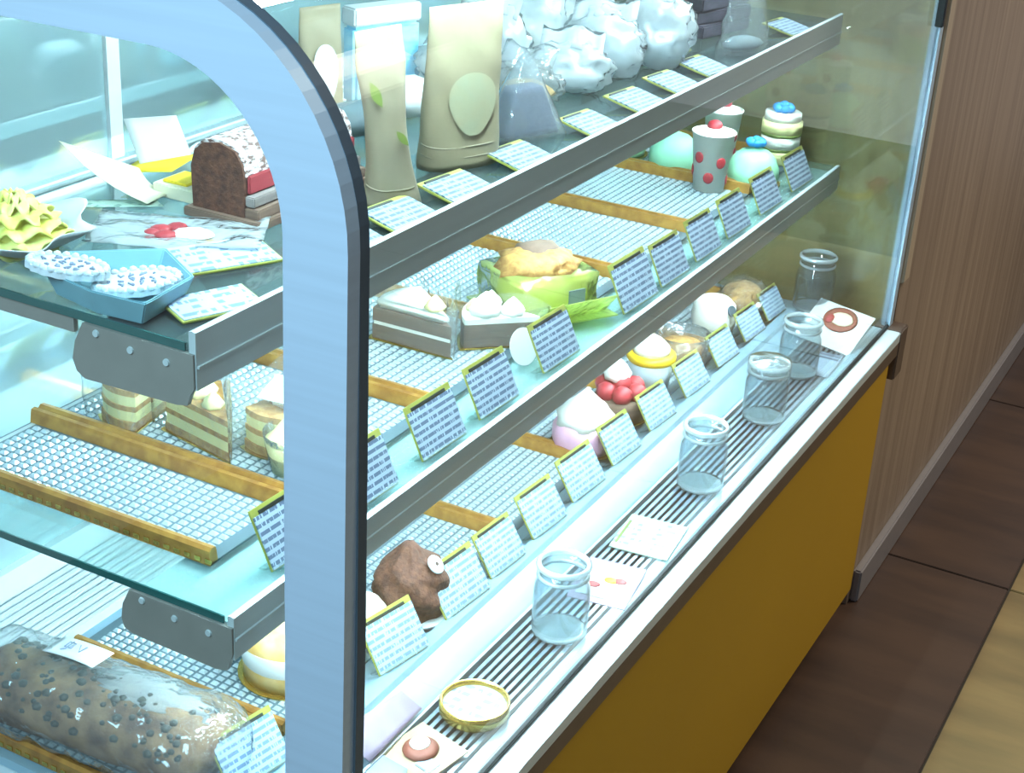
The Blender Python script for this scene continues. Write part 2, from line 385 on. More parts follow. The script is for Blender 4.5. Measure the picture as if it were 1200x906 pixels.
obj('top_panel', bx(-.56, -.20, .012, LEN, 1.245, 1.258), 'white_paint', case, world=True)
# glass
GL = [(x-.003, z) for x, z in OUT[:-2]] + [(-.20, 1.259)]
bm = BM(); strip_band(bm, GL, [(x-.005, z-(0 if z < 1.12 else .005)) for x, z in GL], .012, LEN); obj('front_glass', bm, 'glass', case, world=True)
bm = BM(); prism(bm, [(-.60, .55)] + [INN[0]] + INN[1:-1] + [(-.60, 1.213)], -.0085, -.0045, 'y'); obj('side_glass', bm, 'glass', case, world=True)
bm = BM(); prism(bm, [(-.56, .54)] + [(x-.012, z-.004) for x, z in OUT[:-1]] + [(-.56, 1.24)], LEN-.002, LEN+.003, 'y'); obj('far_side_glass', bm, 'glass_far', case, world=True)
# sill below the glass
obj('sill_ledge', bx(.0, .0246, -.02, LEN+.03, .520, .5365, .001), 'alu_pale', case, world=True)
obj('glass_gasket', bx(-.0035, .0025, .0, LEN+.01, .531, .5410, .001), 'black', case, world=True)
obj('sill_fascia', bx(.0, .0246, -.02, LEN+.03, .4985, .520), 'railbrown', case, world=True)
obj('yellow_front_panel', bx(-.02, .0215, -.02, 1.462, .083, .4985), 'yellow', case, world=True)
obj('end_cap', bx(-.02, .026, LEN-.012, LEN+.03, .455, .538, .002), 'railbrown', case, world=True)
obj('near_side_panel', bx(-.60, -.02, -.02, 0, .083, .535), 'alu_grey', case, world=True)
obj('toe_kick', bx(-.58, -.04, -.01, LEN+.02, 0.0, .083), 'dark', case, world=True)
obj('lower_carcass', bx(-.59, -.02, 0, 1.462, .083, .515), 'dark', case, world=True)
# back: sliding mirror doors
for y0, y1, dx in ((.0, .80, 0), (.76, LEN-.004, -.012)):
    d = obj('sliding_door', bx(-.552+dx, -.546+dx, y0, y1, .585, 1.232), 'door', case, world=True)
    s = obj('door_stile', bx(-.546+dx, -.541+dx, y0+.370, y0+.388, .60, 1.232), 'white_paint', d, world=True)
obj('rear_rail', bx(-.575, -.535, 0, LEN-.004, .955, .973), 'alu_grey', case, world=True)
obj('rear_rail_groove', bx(-.536, -.5335, 0, LEN-.004, .9605, .9665), 'black', case, world=True)
obj('rear_sill', bx(-.59, -.536, 0, LEN-.004, .535, .585), 'white_paint', case, world=True)
# deck
obj('deck', bx(-.535, -.145, 0.0, LEN-.004, .515, .545), 'deck', case, world=True)
for k in range(9):
    obj('air_slat', bx(-.531+k*.0105, -.5255+k*.0105, .002, LEN-.006, .545, .556), 'white_paint', case, world=True)
# card channel, bright sloped panel, ribbed grille, front gutter
bm = BM(); prism(bm, [(-.145, .515), (-.092, .515), (-.092, .536), (-.097, .5395), (-.126, .551), (-.130, .556), (-.145, .556)], 0.0, LEN-.004, 'y'); obj('sloped_deck_panel', bm, 'deck', case, world=True)
obj('panel_lip', bx(-.092, -.089, 0, LEN-.004, .53, .541), 'alu_pale', case, world=True)
obj('grille_bed', bx(-.089, -.020, 0, LEN-.004, .515, .531), 'bed', case, world=True)
rb = BM(); box(rb, 0, .0042, .0, LEN-.006, 0, .006); rib0 = obj('grille_rib', rb, 'rib', case, loc=(-.086+.27, .001-.75, .5305))
for k in range(1, 8):
    c = rib0.copy(); COL.objects.link(c); c.location = (-.086+.27+k*.0082, .001-.75, .5305)
obj('front_gutter', bx(-.0205, -.0062, 0, LEN-.004, .515, .5365, .001), 'deck', case, world=True)
# lamps
def lamp(y0, y1, x, z, parent, name='lamp_tube', r=.007):
    bm = BM(); tube(bm, [(x, y0, z), (x, y1, z)], r, 10); return obj(name, bm, 'lamp', parent, True, world=True)
obj('lamp_housing', bx(-.190, -.120, .02, LEN-.02, 1.2345, 1.2450, .002), 'white_paint', case, world=True)
lamp(.03, LEN-.05, -.150, 1.227, case)

# ------------------------------------------------------------------ glass shelves
def shelf(name, label, zt, xf, zl0, zl1, y1, br, gm, tm):
    t = thing(name, label, 'shelf', (xf-.15, .75, zt-.006))
    g = obj('glass_plate', bx(-.455, xf-.003, .002, y1, zt-.006, zt), gm, t, world=True)
    obj('glass_edge', bx(-.455, xf-.010, .0003, .0018, zt-.0065, zt), 'glass_edge', t, world=True)
    obj('back_edge', bx(-.460, -.455, .002, y1, zt-.012, zt+.002), 'alu_grey', t, world=True)
    # front lip: upright band with a small return
    bm = BM(); prism(bm, [(xf-.006, zl0), (xf, zl0), (xf, zl1), (xf-.003, zl1+.001), (xf-.006, zl1), (xf-.006, zl0+.004)], 0.0, y1, 'y')
    obj('front_lip', bm, 'alu_grey', t, world=True)
    obj('lip_ridge', bx(xf-.0005, xf+.0018, .001, y1, zl0+.017, zl0+.019), 'alu_grey', t, world=True)
    # lamp housing under the front of the glass with its grey end cap
    obj('lamp_trough', bx(xf-.095, xf-.0065, .004, y1-.01, zt-.022, zt-.0068), tm, t, world=True)
    if tm != 'white_paint': obj('end_trim', bx(-.455, xf-.1155, .002, .0065, zt-.019, zt-.0068), 'bracket', t, world=True)
    b = BM(); prism(b, br, -.0022, .0018, 'y'); bb = obj('end_bracket', b, 'bracket', t, world=True)
    for k, (sx, sz) in enumerate(((br[0][0]+.045, zt-.017), (br[0][0]+.013, zt-.012), (br[0][0]+.078, zt-.018))):
        sc = BM(); r = bmesh.ops.create_cone(sc, cap_ends=True, segments=10, radius1=.0030, radius2=.0026, depth=.0015)
        bmesh.ops.rotate(sc, verts=r['verts'], matrix=Matrix.Rotation(PI/2, 3, 'X')); bmesh.ops.translate(sc, verts=r['verts'], vec=(sx, -.0029, sz))
        obj('screw', sc, 'alu_grey', bb, world=True)
    lamp(.02, y1-.07, xf-.024, zt-.0295, t)
    return t
shelf('glass_shelf', 'upper glass shelf with grey front lip, holding kraft pouches and wrapped sweets', 1.002, -.1326, .967, 1.0115, 1.475,
      [(-.2355, .9952), (-.2440, .9790), (-.2475, .9640), (-.2440, .9545), (-.2360, .9500), (-.1500, .9525), (-.1400, .9545), (-.1368, .9640), (-.1335, .9690), (-.1335, .9952)], 'shelf_glass_top', 'trough_grey')
shelf('glass_shelf', 'middle glass shelf with grey front lip, holding gold-edged trays and wrapped cake slices', .784, -.105, .748, .7855, 1.478,
      [(-.2055, .7772), (-.2130, .7620), (-.2150, .7480), (-.2125, .7400), (-.2050, .7370), (-.1220, .7350), (-.1110, .7375), (-.1075, .7480), (-.1055, .7540), (-.1055, .7772)], 'shelf_glass', 'white_paint')

# ------------------------------------------------------------------ embossed trays
def tray(label, x0, x1, y0, y1, z, rails=(1, 1), px=.0105, py=.0085, group=None, stripes=False):
    t = thing('tray', label, 'tray', ((x0+x1)/2, (y0+y1)/2, z), group=group)
    W, L = x1-x0, y1-y0
    obj('base_plate', bx(-W/2, W/2, -L/2+.001, L/2-.001, 0, .002), 'trayshade', t)
    bm = BM(); r = .009
    nx = int((W-.012)/px); ny = int((L-2*r)/py)
    ox = -nx*px/2; oy = -ny*py/2
    for i in range(nx if not stripes else 1):
        for j in range(ny):
            if stripes: a0, a1 = -W/2+.006, W/2-.006
            else: a0, a1 = ox+i*px, ox+(i+1)*px-.0030
            b0, b1 = oy+j*py, oy+(j+1)*py-.0028; m = .0018
            vs = [bm.verts.new(p) for p in ((a0,b0,.002),(a1,b0,.002),(a1,b1,.002),(a0,b1,.002),(a0+m,b0+m,.0044),(a1-m,b0+m,.0044),(a1-m,b1-m,.0044),(a0+m,b1-m,.0044))]
            for f in ((4,5,6,7),(0,1,5,4),(1,2,6,5),(2,3,7,6),(3,0,4,7)): bm.faces.new([vs[q] for q in f])
    e = obj('embossed_floor', bm, 'acryl', t)
    for s, on in zip((-1, 1), rails):
        if not on: continue
        bm = BM(); prof = [(s*L/2, 0), (s*L/2, .013), (s*(L/2-.003), .0155), (s*(L/2-.0075), .0150), (s*(L/2-.0085), .012), (s*(L/2-.010), .002), (s*(L/2-.010), 0)]
        prism(bm, prof, -W/2, W/2, 'x'); g = obj('gold_rail', bm, 'gold', t)
        bd = BM(); n = int(W/.0105)
        for q in range(n):
            xx = -W/2+.006+q*.0105; yy = s*L/2-.0 ; 
            y_a = s*(L/2+.0) ; vs = box(bd, xx, xx+.006, min(y_a, y_a+s*.0008), max(y_a, y_a+s*.0008), .002, .0062)
        obj('bump_reflection', bd, 'goldrim', g)  # pale dots stand in for tray bumps reflected in the rail
    return t
yb = [.050, .1665, .3945, .620, .836, 1.050, 1.262, 1.465]
desc = ['narrow embossed tray with gold rails, nearest on the middle shelf, empty', 'gold-railed tray under the wrapped pastry slices on the middle shelf',
        'gold-railed tray under the cream-topped cake slices on the middle shelf', 'gold-railed tray under the green-wrapped slice on the middle shelf',
        'empty gold-railed tray just beyond the green-wrapped slice, middle shelf', 'empty gold-railed tray in front of the strawberry-print cup, middle shelf',
        'gold-railed tray under the cups and mint domes at the far end, middle shelf']
for k in range(7):
    tray(desc[k], -.462, -.168, yb[k]+.0006, yb[k+1]-.0006, .784, stripes=(k in (4, 5, 6) and False), group='trays on the middle shelf')
yb2 = [.008, .154, .370, .585, .800, 1.015, 1.230, 1.450]
desc2 = ['embossed tray under the plastic-wrapped log cake on the bottom deck', 'embossed tray beneath the round tart and the pale cream cake, bottom deck',
         'gold-railed tray under the chocolate cake on the bottom deck', 'empty gold-railed tray between the chocolate and pink cakes, bottom deck',
         'gold-railed tray under the pink and red cakes on the bottom deck', 'tray under the yellow-rimmed cup and small brown cake, bottom deck',
         'tray under the brown roll at the far end of the bottom deck']
for k in range(7):
    tray(desc2[k], -.428, -.176, yb2[k]+.0006, yb2[k+1]-.0006, .546, group='trays on the bottom deck')

# ------------------------------------------------------------------ price cards
def make_card(label, pm, w=.050, h=.060):
    t = thing('price_card', label, 'price card', group=None)
    obj('card_holder', bx(-.0025, -.0007, -w/2-.0014, w/2+.0012, 0, h+.0026, .0003), 'card_back', t)
    obj('printed_card', bx(-.0007, .0006, -w/2, w/2, .001, h-.004), pm, t)
    obj('header_strip', bx(-.0007, .0008, -w/2+.008, w/2-.010, h-.0035, h-.0005), 'ink', t)
    f = BM(); prism(f, [(-.022, 0), (.004, 0), (.004, .0025), (-.0005, .004), (-.0025, .012), (-.005, .004), (-.022, .0025)], -w/2+.006, w/2-.006, 'y')
    obj('clear_foot', f, 'clip', t)
    return t
LEAN = math.radians(-26)
card0 = make_card('x', 'card_print', .076, .050)
mid = [(.108, .076, 'middle-shelf price card left of the silver frame, before the two nearest gold rails'),
       (.215, .074, 'second price card from the silver frame on the middle shelf'),
       (.334, .074, 'price card in front of the gold rail near the cream cake slices, middle shelf'),
       (.439, .074, 'price card left of the clear-wrapped cream slice corner, third right of the frame, middle shelf'),
       (.574, .078, 'price card directly in front of the brown-based cream slice, middle shelf'),
       (.777, .088, 'price card just right of the green-wrapped slice, middle shelf'),
       (.878, .078, 'price card with its back against the gold rail end past the green slice, middle shelf'),
       (.985, .076, 'price card in front of the empty tray before the strawberry-print cup, middle shelf'),
       (1.092, .076, 'price card below the strawberry-print cup, middle shelf'),
       (1.214, .078, 'price card in front of the mint dome with blue flower, middle shelf'),
       (1.345, .080, 'last price card at the far end of the middle shelf')]
for k, (y, wd, lab) in enumerate(mid):
    o = card0 if k == 0 else dup(card0, (0, 0, 0), (0, 0, 0), lab)
    o['label'] = lab; o['group'] = 'price cards along the middle shelf'
    o.location = (-.119, y, .7853); o.rotation_euler = (0, LEAN, math.radians(-2)); o.scale = (1, wd/.078, 1.12 if k == 5 else 1.0)
cardb = make_card('x', 'card_print_pale', .074, .053)
bot = [(-0.150, 0.09, 0.07, 0.052, -10, 'yellow-green edged price card in front of the plastic-wrapped log cake'),
       (-0.14, 0.185, 0.06, 0.055, -8, 'white price card half hidden by the silver frame post, bottom deck'),
       (-0.138, 0.305, 0.072, 0.056, -10, 'tilted price card between the pale cream cake and the chocolate cake, bottom deck'),
       (-0.137, 0.428, 0.08, 0.056, -5, 'large price card directly in front of the chocolate cake, bottom deck'),
       (-0.138, 0.517, 0.07, 0.052, -4, 'price card in front of the gold rail past the chocolate cake, bottom deck'),
       (-0.139, 0.618, 0.074, 0.054, -4, 'price card in front of the empty bottom tray'),
       (-0.14, 0.722, 0.078, 0.054, -4, 'price card left of the pink cake with its corner at the glass jar, bottom deck'),
       (-0.141, 0.832, 0.074, 0.052, -4, 'price card in front of the pink cream cake, bottom deck'),
       (-0.142, 0.948, 0.074, 0.05, -4, 'price card in front of the red strawberry cake, bottom deck'),
       (-0.143, 1.07, 0.074, 0.05, -4, 'price card in front of the yellow-rimmed cup, bottom deck'),
       (-0.145, 1.19, 0.07, 0.048, -4, 'price card in front of the small brown cake, bottom deck'),
       (-0.146, 1.302, 0.07, 0.046, -4, 'price card in front of the white cake with a dark spot, bottom deck'),
       (-0.147, 1.4, 0.066, 0.046, -4, 'last price card at the far end of the bottom deck')]
for k, (x, y, wd, hh, yaw, lab) in enumerate(bot):
    o = cardb if k == 0 else dup(cardb, (0, 0, 0), (0, 0, 0), lab)
    o['label'] = lab; o['group'] = 'price cards along the bottom deck'
    o.location = (x, y, .5565); o.rotation_euler = (0, math.radians(-33), math.radians(yaw)); o.scale = (1, wd/.076, hh/.056)
def make_flat(label, w=.066, h=.047):
    t = thing('price_card', label, 'price card')
    obj('card_holder', bx(-.0028, -.0008, -w/2-.002, w/2+.002, 0, h+.003, .0004), 'card_back', t)
    obj('printed_card', bx(-.0008, .0006, -w/2, w/2, .001, h-.004), 'card_flat', t)
    obj('header_strip', bx(-.0008, .0007, -w/2+.006, w/2-.022, h-.0035, h-.0005), 'ink', t)
    return t
flat0 = make_flat('x')
top = [(-.146, .232, .056, 'flat price card half hidden behind the silver frame, front of the upper shelf'),
       (-.143, .312, .062, 'flat price card at the foot of the twisted kraft pouch, upper shelf'),
       (-.143, .410, .064, 'flat price card before the wide kraft pouch, upper shelf'),
       (-.146, .536, .062, 'flat price card right of the wide kraft pouch, upper shelf'),
       (-.146, .693, .058, 'flat white price card in front of the pyramid bag, upper shelf'),
       (-.150, .818, .062, 'flat price card below the heap of wrapped sweets, nearer of three'),
       (-.152, .926, .058, 'flat price card below the heap of wrapped sweets, middle of three'),
       (-.154, 1.030, .056, 'flat price card below the heap of wrapped sweets, farthest of three'),
       (-.154, 1.340, .060, 'bright flat price card at the far end of the upper shelf')]
for k, (x, y, wd, lab) in enumerate(top):
    o = flat0 if k == 0 else dup(flat0, (0, 0, 0), (0, 0, 0), lab)
    o['label'] = lab; o['group'] = 'flat price cards on the upper shelf'
    o.location = (x+.006, y, 1.0045); o.rotation_euler = (0, math.radians(-78), math.radians(-6)); o.scale = (1, wd/.066, 1)

# ------------------------------------------------------------------ upper shelf goods
ZT = 1.0022
# yellow ruffled flower cake
t = thing('flower_cake', 'pale yellow ruffled flower-shaped cake in white paper at the left edge of the upper shelf', 'cake', (-.372, .072, ZT))
for k in range(6):
    rr = (.036, .040, .037, .029, .020, .011)[k]; zz = (.006, .014, .023, .032, .039, .045)[k]
    def pet(u, v, rr=rr, zz=zz, k=k):
        a = 2*PI*u; w2 = 1+.10*math.sin(9*a+k*1.3)+.05*math.sin(17*a+k)
        r = rr*(.35+.65*v)*w2; return (r*math.cos(a), r*math.sin(a), zz+.007*v-.010*v*v+.004*math.sin(9*a+k*2)*v)
    bm = BM(); grid(bm, 72, 6, pet, True); thick(bm, .0016); obj('petal_ruffle', bm, 'petal', t, True)
bm = BM(); lathe(bm, [(.022, .001), (.028, .010), (.024, .018), (.007, .038), (0.001, .040)], 24); obj('cake_core', bm, 'petal', t, True)
def wrap(u, v):
    a = 2*PI*u; r = (.024+.038*v)*(1+.12*v*math.sin(5*a)+.05*v*math.sin(11*a)); return (r*math.cos(a), r*math.sin(a), .001+.020*v**1.5+.005*v*math.sin(5*a+1))
bm = BM(); grid(bm, 60, 6, wrap, True); thick(bm, .0007); obj('paper_wrapper', bm, 'paper', t, True)
# hexagonal tray with two piped cookies
hx = [(-.296, .050), (-.241, .100), (-.186, .066), (-.178, .002), (-.226, -.002), (-.283, .010)]
hcx = sum(p[0] for p in hx)/6; hcy = sum(p[1] for p in hx)/6
t = thing('hexagonal_tray', 'teal blue hexagonal dish holding white lettered cookies, near corner of the upper shelf', 'dish', (hcx, hcy, ZT))
loc = [(x-hcx, y-hcy) for x, y in hx]; ins = [(x*.80, y*.80) for x, y in loc]
bm = BM()
rings = [[bm.verts.new((x*s, y*s, z)) for x, y in loc] for s, z in ((.84, 0), (1.0, .020), (.95, .0205), (.80, .004))]
for a, b in zip(rings, rings[1:]):
    for k in range(6): bm.faces.new((a[k], a[(k+1) % 6], b[(k+1) % 6], b[k]))
bm.faces.new(rings[0][::-1]); bm.faces.new(rings[-1]); bmesh.ops.recalc_face_normals(bm, faces=bm.faces)
bevel(bm, .0012, 2); obj('tray_body', bm, 'hex', t)
def cookie(label, loc, rot, L=.034, Wd=.023):
    t = thing('lace_cookie', label, 'cookie', loc, rot)
    def out(s): return [(L*s*math.cos(a)*(1+.035*math.sin(16*a)), Wd*s*math.sin(a)*(1+.035*math.sin(16*a))) for a in [2*PI*k/96 for k in range(96)]]
    bm = BM(); prism(bm, out(1), 0, .005); obj('cookie_base', bm, 'icing', t)
    bm = BM()
    for k in range(26):
        a = 2*PI*k/26; blob(bm, (L*.92*math.cos(a), Wd*.92*math.sin(a), .0055), (.0034, .0034, .0028), 1)
    obj('piped_border', bm, 'icing', t, True)
    bm = BM(); R2 = random.Random(int(loc[1]*1e4))
    for row in (-1, 0, 1):
        n = 6 if row == 0 else 4
        for q in range(n):
            x0 = (q-(n-1)/2)*.0078; y0 = row*.0085
            pts = [(x0+R2.uniform(-.003, .003), y0+R2.uniform(-.0032, .0032), .0056) for _ in range(4)]
            tube(bm, pts, .0009, 6)
    obj('icing_letters', bm, 'icing_ink', t, True)
    return t
cookie('white lace-edged oval cookie lying flat in the right of the teal dish', (-.224, .046, ZT+.0095), (math.radians(3), math.radians(-5), math.radians(38)), .033, .021)
cookie('white lace-edged oval cookie leaning over the left rim of the teal dish', (-.2700, .022, ZT+.0185), (math.radians(-4), math.radians(4), math.radians(16)), .032, .021)
# cards at the back left
def paper(name, label, cat, corners, m, th=.0006, group=None, bend=0.0):
    """sheet through four world corners (a,b,c,d in order), th thick"""
    c = [Vector(q) for q in corners]; o = (c[0]+c[1]+c[2]+c[3])/4; base = Vector((o.x, o.y, min(q.z for q in c)))
    n = (c[1]-c[0]).cross(c[3]-c[0]).normalized()
    bm = BM(); grid(bm, 6, 4, lambda u, v: (c[0]*(1-u)*(1-v)+c[1]*u*(1-v)+c[2]*u*v+c[3]*(1-u)*v) - base + n*bend*math.sin(PI*u)*1.0)
    thick(bm, th); ob = obj(name, bm, m, None, True); ob.location = base
    return tag(ob, label, cat, group)
paper('card', 'blank white square card standing at the back left of the upper shelf', 'card', [(-.415, .270, ZT+.012), (-.388, .312, ZT+.012), (-.412, .318, ZT+.050), (-.440, .278, ZT+.050)], 'paper', .001)
paper('card', 'bright yellow card lying tilted in front of the blank white card', 'card', [(-.418, .245, ZT+.012), (-.375, .265, ZT+.016), (-.385, .318, ZT+.018), (-.428, .290, ZT+.014)], 'yellowpaper', .0008)
paper('paper_strip', 'long cream paper strip slanting across the back left of the upper shelf', 'paper', [(-.430, .185, ZT+.052), (-.352, .205, ZT+.006), (-.362, .250, ZT+.003), (-.395, .245, ZT+.020)], 'creampaper', .0006, bend=-.006)
t = thing('dessert_box', 'small pale yellow open box beside the chocolate log, upper shelf', 'box', (-.352, .262, ZT))
obj('box_body', bx(-.024, .024, -.022, .022, 0, .012, .001), 'creampaper', t); obj('yellow_lid', bx(-.018, .010, -.016, .016, .012, .0145, .001), 'yellowpaper', t)
paper('card', 'thin white card lying flat behind the strawberry picture bag, upper shelf', 'card', [(-.420, .180, ZT+.0015), (-.405, .170, ZT+.0015), (-.345, .218, ZT+.0015), (-.362, .228, ZT+.0015)], 'mintcard')
# chocolate log
t = thing('chocolate_log_cake', 'brown chocolate log cake dusted with sugar with a red band, behind the silver frame', 'cake', (-.262, .300, ZT))
pr = [(-.052, .008), (-.053, .044), (-.049, .058), (-.040, .066), (-.022, .069), (-.006, .064), (.001, .054), (.003, .044), (.003, .008)]
bm = BM(); prism(bm, pr, -.080, .080, 'y'); bmesh.ops.subdivide_edges(bm, edges=[e for e in bm.edges if abs(e.verts[0].co.y-e.verts[1].co.y) > .1], cuts=20); obj('cake_body', bm, 'choc', t)
bm = BM(); strip_band(bm, [(p[0]*1.02, p[1]+.0022) for p in pr[1:8]], [(p[0], p[1]-.001) for p in pr[1:8]], -.0775, .081); obj('sugar_crust', bm, 'sugar', t)
obj('red_band', bx(.003, .0065, -.076, .081, .028, .044, .001), 'redband', t)
obj('grey_layer', bx(.003, .013, -.079, .082, .018, .027, .001), 'layergrey', t)
obj('cake_board', bx(-.058, .022, -.086, .086, 0, .008, .001), 'layerbrown', t)
obj('brown_layer', bx(.003, .018, -.080, .083, .008, .017, .001), 'layerbrown', t)
# picture bag
t = thing('picture_bag', 'flat clear bag with a strawberry dessert picture, lying in front of the chocolate log', 'bag', (-.286, .168, ZT), (0, 0, math.radians(30)))
bm = BM(); grid(bm, 20, 14, lambda u, v: ((u-.5)*.142, (v-.5)*.078, .004+.005*noise.noise(Vector((u*5, v*4, 2)))+.008*abs(u-.5))); thick(bm, .0006); obj('bag_film', bm, 'film_white', t, True)
bm = BM(); prism(bm, [(-.034, -.026), (.036, -.026), (.036, .026), (-.034, .026)], .0010, .0024); obj('picture_card', bm, 'photo_bg', t)
bm = BM()
for (x, y, s) in ((-.016, .006, .010), (-.004, .013, .009), (-.010, -.008, .010), (-.022, -.004, .007)): blob(bm, (x, y, .004), (s, s*.85, .004), 2)
obj('strawberry_print', bm, 'strawprint', t, True)
bm = BM(); blob(bm, (.012, -.002, .004), (.018, .014, .004), 2, .2); obj('cream_print', bm, 'cream', t, True)
# two lying cards
def lying(label, c, rz, w, h, tilt=4, dark=True):
    t = thing('price_card', label, 'price card', c, (math.radians(tilt), 0, rz))
    obj('card_holder', bx(-w/2-.002, w/2+.002, -h/2-.002, h/2+.002, 0, .0018, .0004), 'card_back', t)
    a = obj('printed_card', bx(-w/2, w/2, -h/2, h/2, .0018, .0026), M['card_lying'], t)
    return t
M['card_lying'] = printed('printed_lying_card', 'b4cadc', '6f88a8', .010, .005, .5, .5, ('X', 'Y'))
lying('white printed card with green edge lying right of the teal dish', (-.2275, .146, ZT+.002), math.radians(62), .086, .050)
lying('white printed card lying at the front lip right of the teal dish', (-.1680, .064, ZT+.002), math.radians(66), .066, .038)
# kraft pouches
def pouch(label, loc, rot, w, h, d, m, twist=0.0, lean=0.0, win=None, leafy=False, narrow=0.0):
    t = thing('kraft_pouch', label, 'pouch', loc, rot)
    def P(u, v):
        a = 2*PI*u; ww = w/2*(1-narrow*math.sin(PI*min(1, v*1.25))); dd = d/2*max(.02, (1-v)**.75)
        x = dd*math.sin(a); y = ww*math.copysign(abs(math.cos(a))**.55, math.cos(a))
        tw = twist*v; cx, sx = math.cos(tw), math.sin(tw)
        x, y = x*cx-y*sx, x*sx+y*cx
        k = .0022*noise.noise(Vector((y*40+3, v*6, 1+x*60)))*(1 if .03 < v < .93 else .2)
        return (x+k+lean*v*0, y+lean*v, v*h)
    bm = BM(); V = grid(bm, 48, 26, P, True); bm.faces.new([r[0] for r in V]); bm.faces.new([r[-1] for r in V]); bmesh.ops.recalc_face_normals(bm, faces=bm.faces)
    obj('pouch_body', bm, m, t, True)
    for zc in ((h*.10, h*.165) if win else (h*.13,)):
        pts = []
        for k in range(17):
            a = PI*k/16; v = zc/h; dd = d/2*(1-v)**.75; tw = twist*v
            x = (dd+.0006)*math.sin(a); y = w/2*(1-narrow*math.sin(PI*min(1, v*1.25)))*math.copysign(abs(math.cos(a))**.55, math.cos(a))
            pts.append((x*math.cos(tw)-y*math.sin(tw), x*math.sin(tw)+y*math.cos(tw)+lean*v, zc-.004*math.sin(a)))
        bm = BM(); tube(bm, pts, .0008, 6); obj('gusset_fold', bm, 'kraft_grey', t, True)
    if win:
        (yc, zc, ry, rz, mm) = win
        def Wn(u, v):
            a = 2*PI*u; y = yc+ry*v*math.cos(a)*(1+.25*math.sin(a)); z = zc+rz*v*math.sin(a)
            vv = z/h; dd = d/2*max(.02, (1-vv)**.75); s = max(0, 1-(abs(y)/(w/2))**3.6)
            return (dd*s**.28+.0026, y+lean*vv, z)
        bm = BM(); grid(bm, 28, 4, Wn, True); obj('pouch_window', bm, mm, t, True)
    if leafy:
        bm = BM()
        for (y0, z0, ln, an) in ((-.010, .092, .026, 2.0), (.002, .070, .018, -.9)):
            def Lf(u, v):
                q = (v-.5)*.3*ln*math.sin(PI*u)*1.3; a = u*ln; y = y0+a*math.cos(an)-q*math.sin(an); z = z0+a*math.sin(an)+q*math.cos(an)
                vv = z/h; tw = twist*vv; dd = d/2*max(.02, (1-vv)**.75)+.0030
                return (dd*math.cos(tw)-y*math.sin(tw), dd*math.sin(tw)+y*math.cos(tw)+lean*vv, z)
            grid(bm, 8, 2, Lf)
        obj('printed_leaf', bm, 'leaf', t, True)
    return t
pouch('narrow twisted kraft pouch with a printed green leaf, upper shelf', (-.196, .352, ZT), (0, 0, math.radians(-34)), .056, .158, .034, 'kraft_grey', .38, -.016, None, True, .30)
pouch('wide upright kraft pouch with a pale window, upper shelf', (-.212, .496, ZT), (0, 0, math.radians(-24)), .090, .155, .042, 'kraft', .06, .004, (.002, .062, .027, .030, 'kraft_win'))
pouch('kraft pouch at the back seen just right of the frame curve', (-.410, .545, ZT), (0, 0, math.radians(-24)), .052, .118, .034, 'kraft', .1, 0, (0, .05, .014, .03, 'paper'))
# back row behind the pouches
t = thing('blue_packet', 'light blue packet standing behind the twisted kraft pouch', 'packet', (-.405, .655, ZT), (0, 0, math.radians(-20)))
obj('packet_body', bx(-.012, .012, -.045, .045, 0, .085, .004), 'bluepack', t); obj('white_header', bx(-.0125, .0125, -.0455, .0455, .085, .105, .002), 'paper', t)
t = thing('grey_packet', 'grey wrapped packet lying behind the twisted kraft pouch', 'packet', (-.345, .520, ZT), (0, 0, math.radians(-30)))
bm = BM(); blob(bm, (0, 0, .016), (.028, .042, .018), 3, .25, 18, 3, -.0155); obj('packet_body', bm, 'greypack', t, True)
t = thing('paper_packet', 'white paper packet with blue print behind the twisted kraft pouch', 'packet', (-.350, .610, ZT), (0, 0, math.radians(-15)))
bm = BM(); blob(bm, (0, 0, .020), (.030, .046, .022), 3, .3, 16, 5, -.0195); obj('packet_body', bm, 'paper', t, True)
# pyramid bag
t = thing('pyramid_bag', 'clear pyramid bag of purple-grey sweets right of the wide kraft pouch', 'bag', (-.214, .632, ZT), (0, 0, math.radians(-22)))
def pyr(u, v):
    a = 2*PI*u; s = (1-v)**.9; q = max(abs(math.cos(a)), abs(math.sin(a)))
    return (.030*s*math.cos(a)/q*.8+.0014*noise.noise(Vector((u*20, v*9, 0))), .042*s*math.sin(a)/q+.0*v, .090*v)
bm = BM(); grid(bm, 40, 14, pyr, True); obj('bag_film', bm, 'film_mid', t, True)
bm = BM(); grid(bm, 36, 8, lambda u, v: tuple(.86*c for c in pyr(u, v*.52))[:2]+(.002+.048*v,), True); bmesh.ops.holes_fill(bm, edges=bm.edges); obj('sweets', bm, 'purple', t, True)
# heap of wrapped sweets
heap = [(-.335, .700, 0, .050, .036, .036, 'film_white', 'cookie', 'puffed clear bag behind the pyramid bag, upper shelf'),
        (-.265, .735, 0, .044, .034, .026, 'film', 'cookie', 'clear bag with a round golden cookie, right of the pyramid bag'),
        (-.350, .800, 0, .050, .040, .048, 'film_white', 'purple', 'tall milky bag at the back of the heap, nearest of the back row'),
        (-.255, .825, 0, .052, .040, .030, 'film_white', 'cupgrey', 'milky bag of grey sweets in the middle of the heap'),
        (-.355, .915, 0, .050, .042, .052, 'film_white', 'cream', 'tall milky bag at the back of the heap, second in the back row'),
        (-.262, .925, 0, .055, .044, .040, 'film_white', 'cupgrey', 'milky bag of grey sweets behind the middle flat price card'),
        (-.235, 1.015, 0, .056, .046, .048, 'film_white', 'cupgrey', 'large tall milky bag at the right end of the heap'),
        (-.350, 1.030, 0, .052, .046, .050, 'film_white', 'cream', 'milky bag at the back of the heap below the red card')]
R3 = random.Random(5)
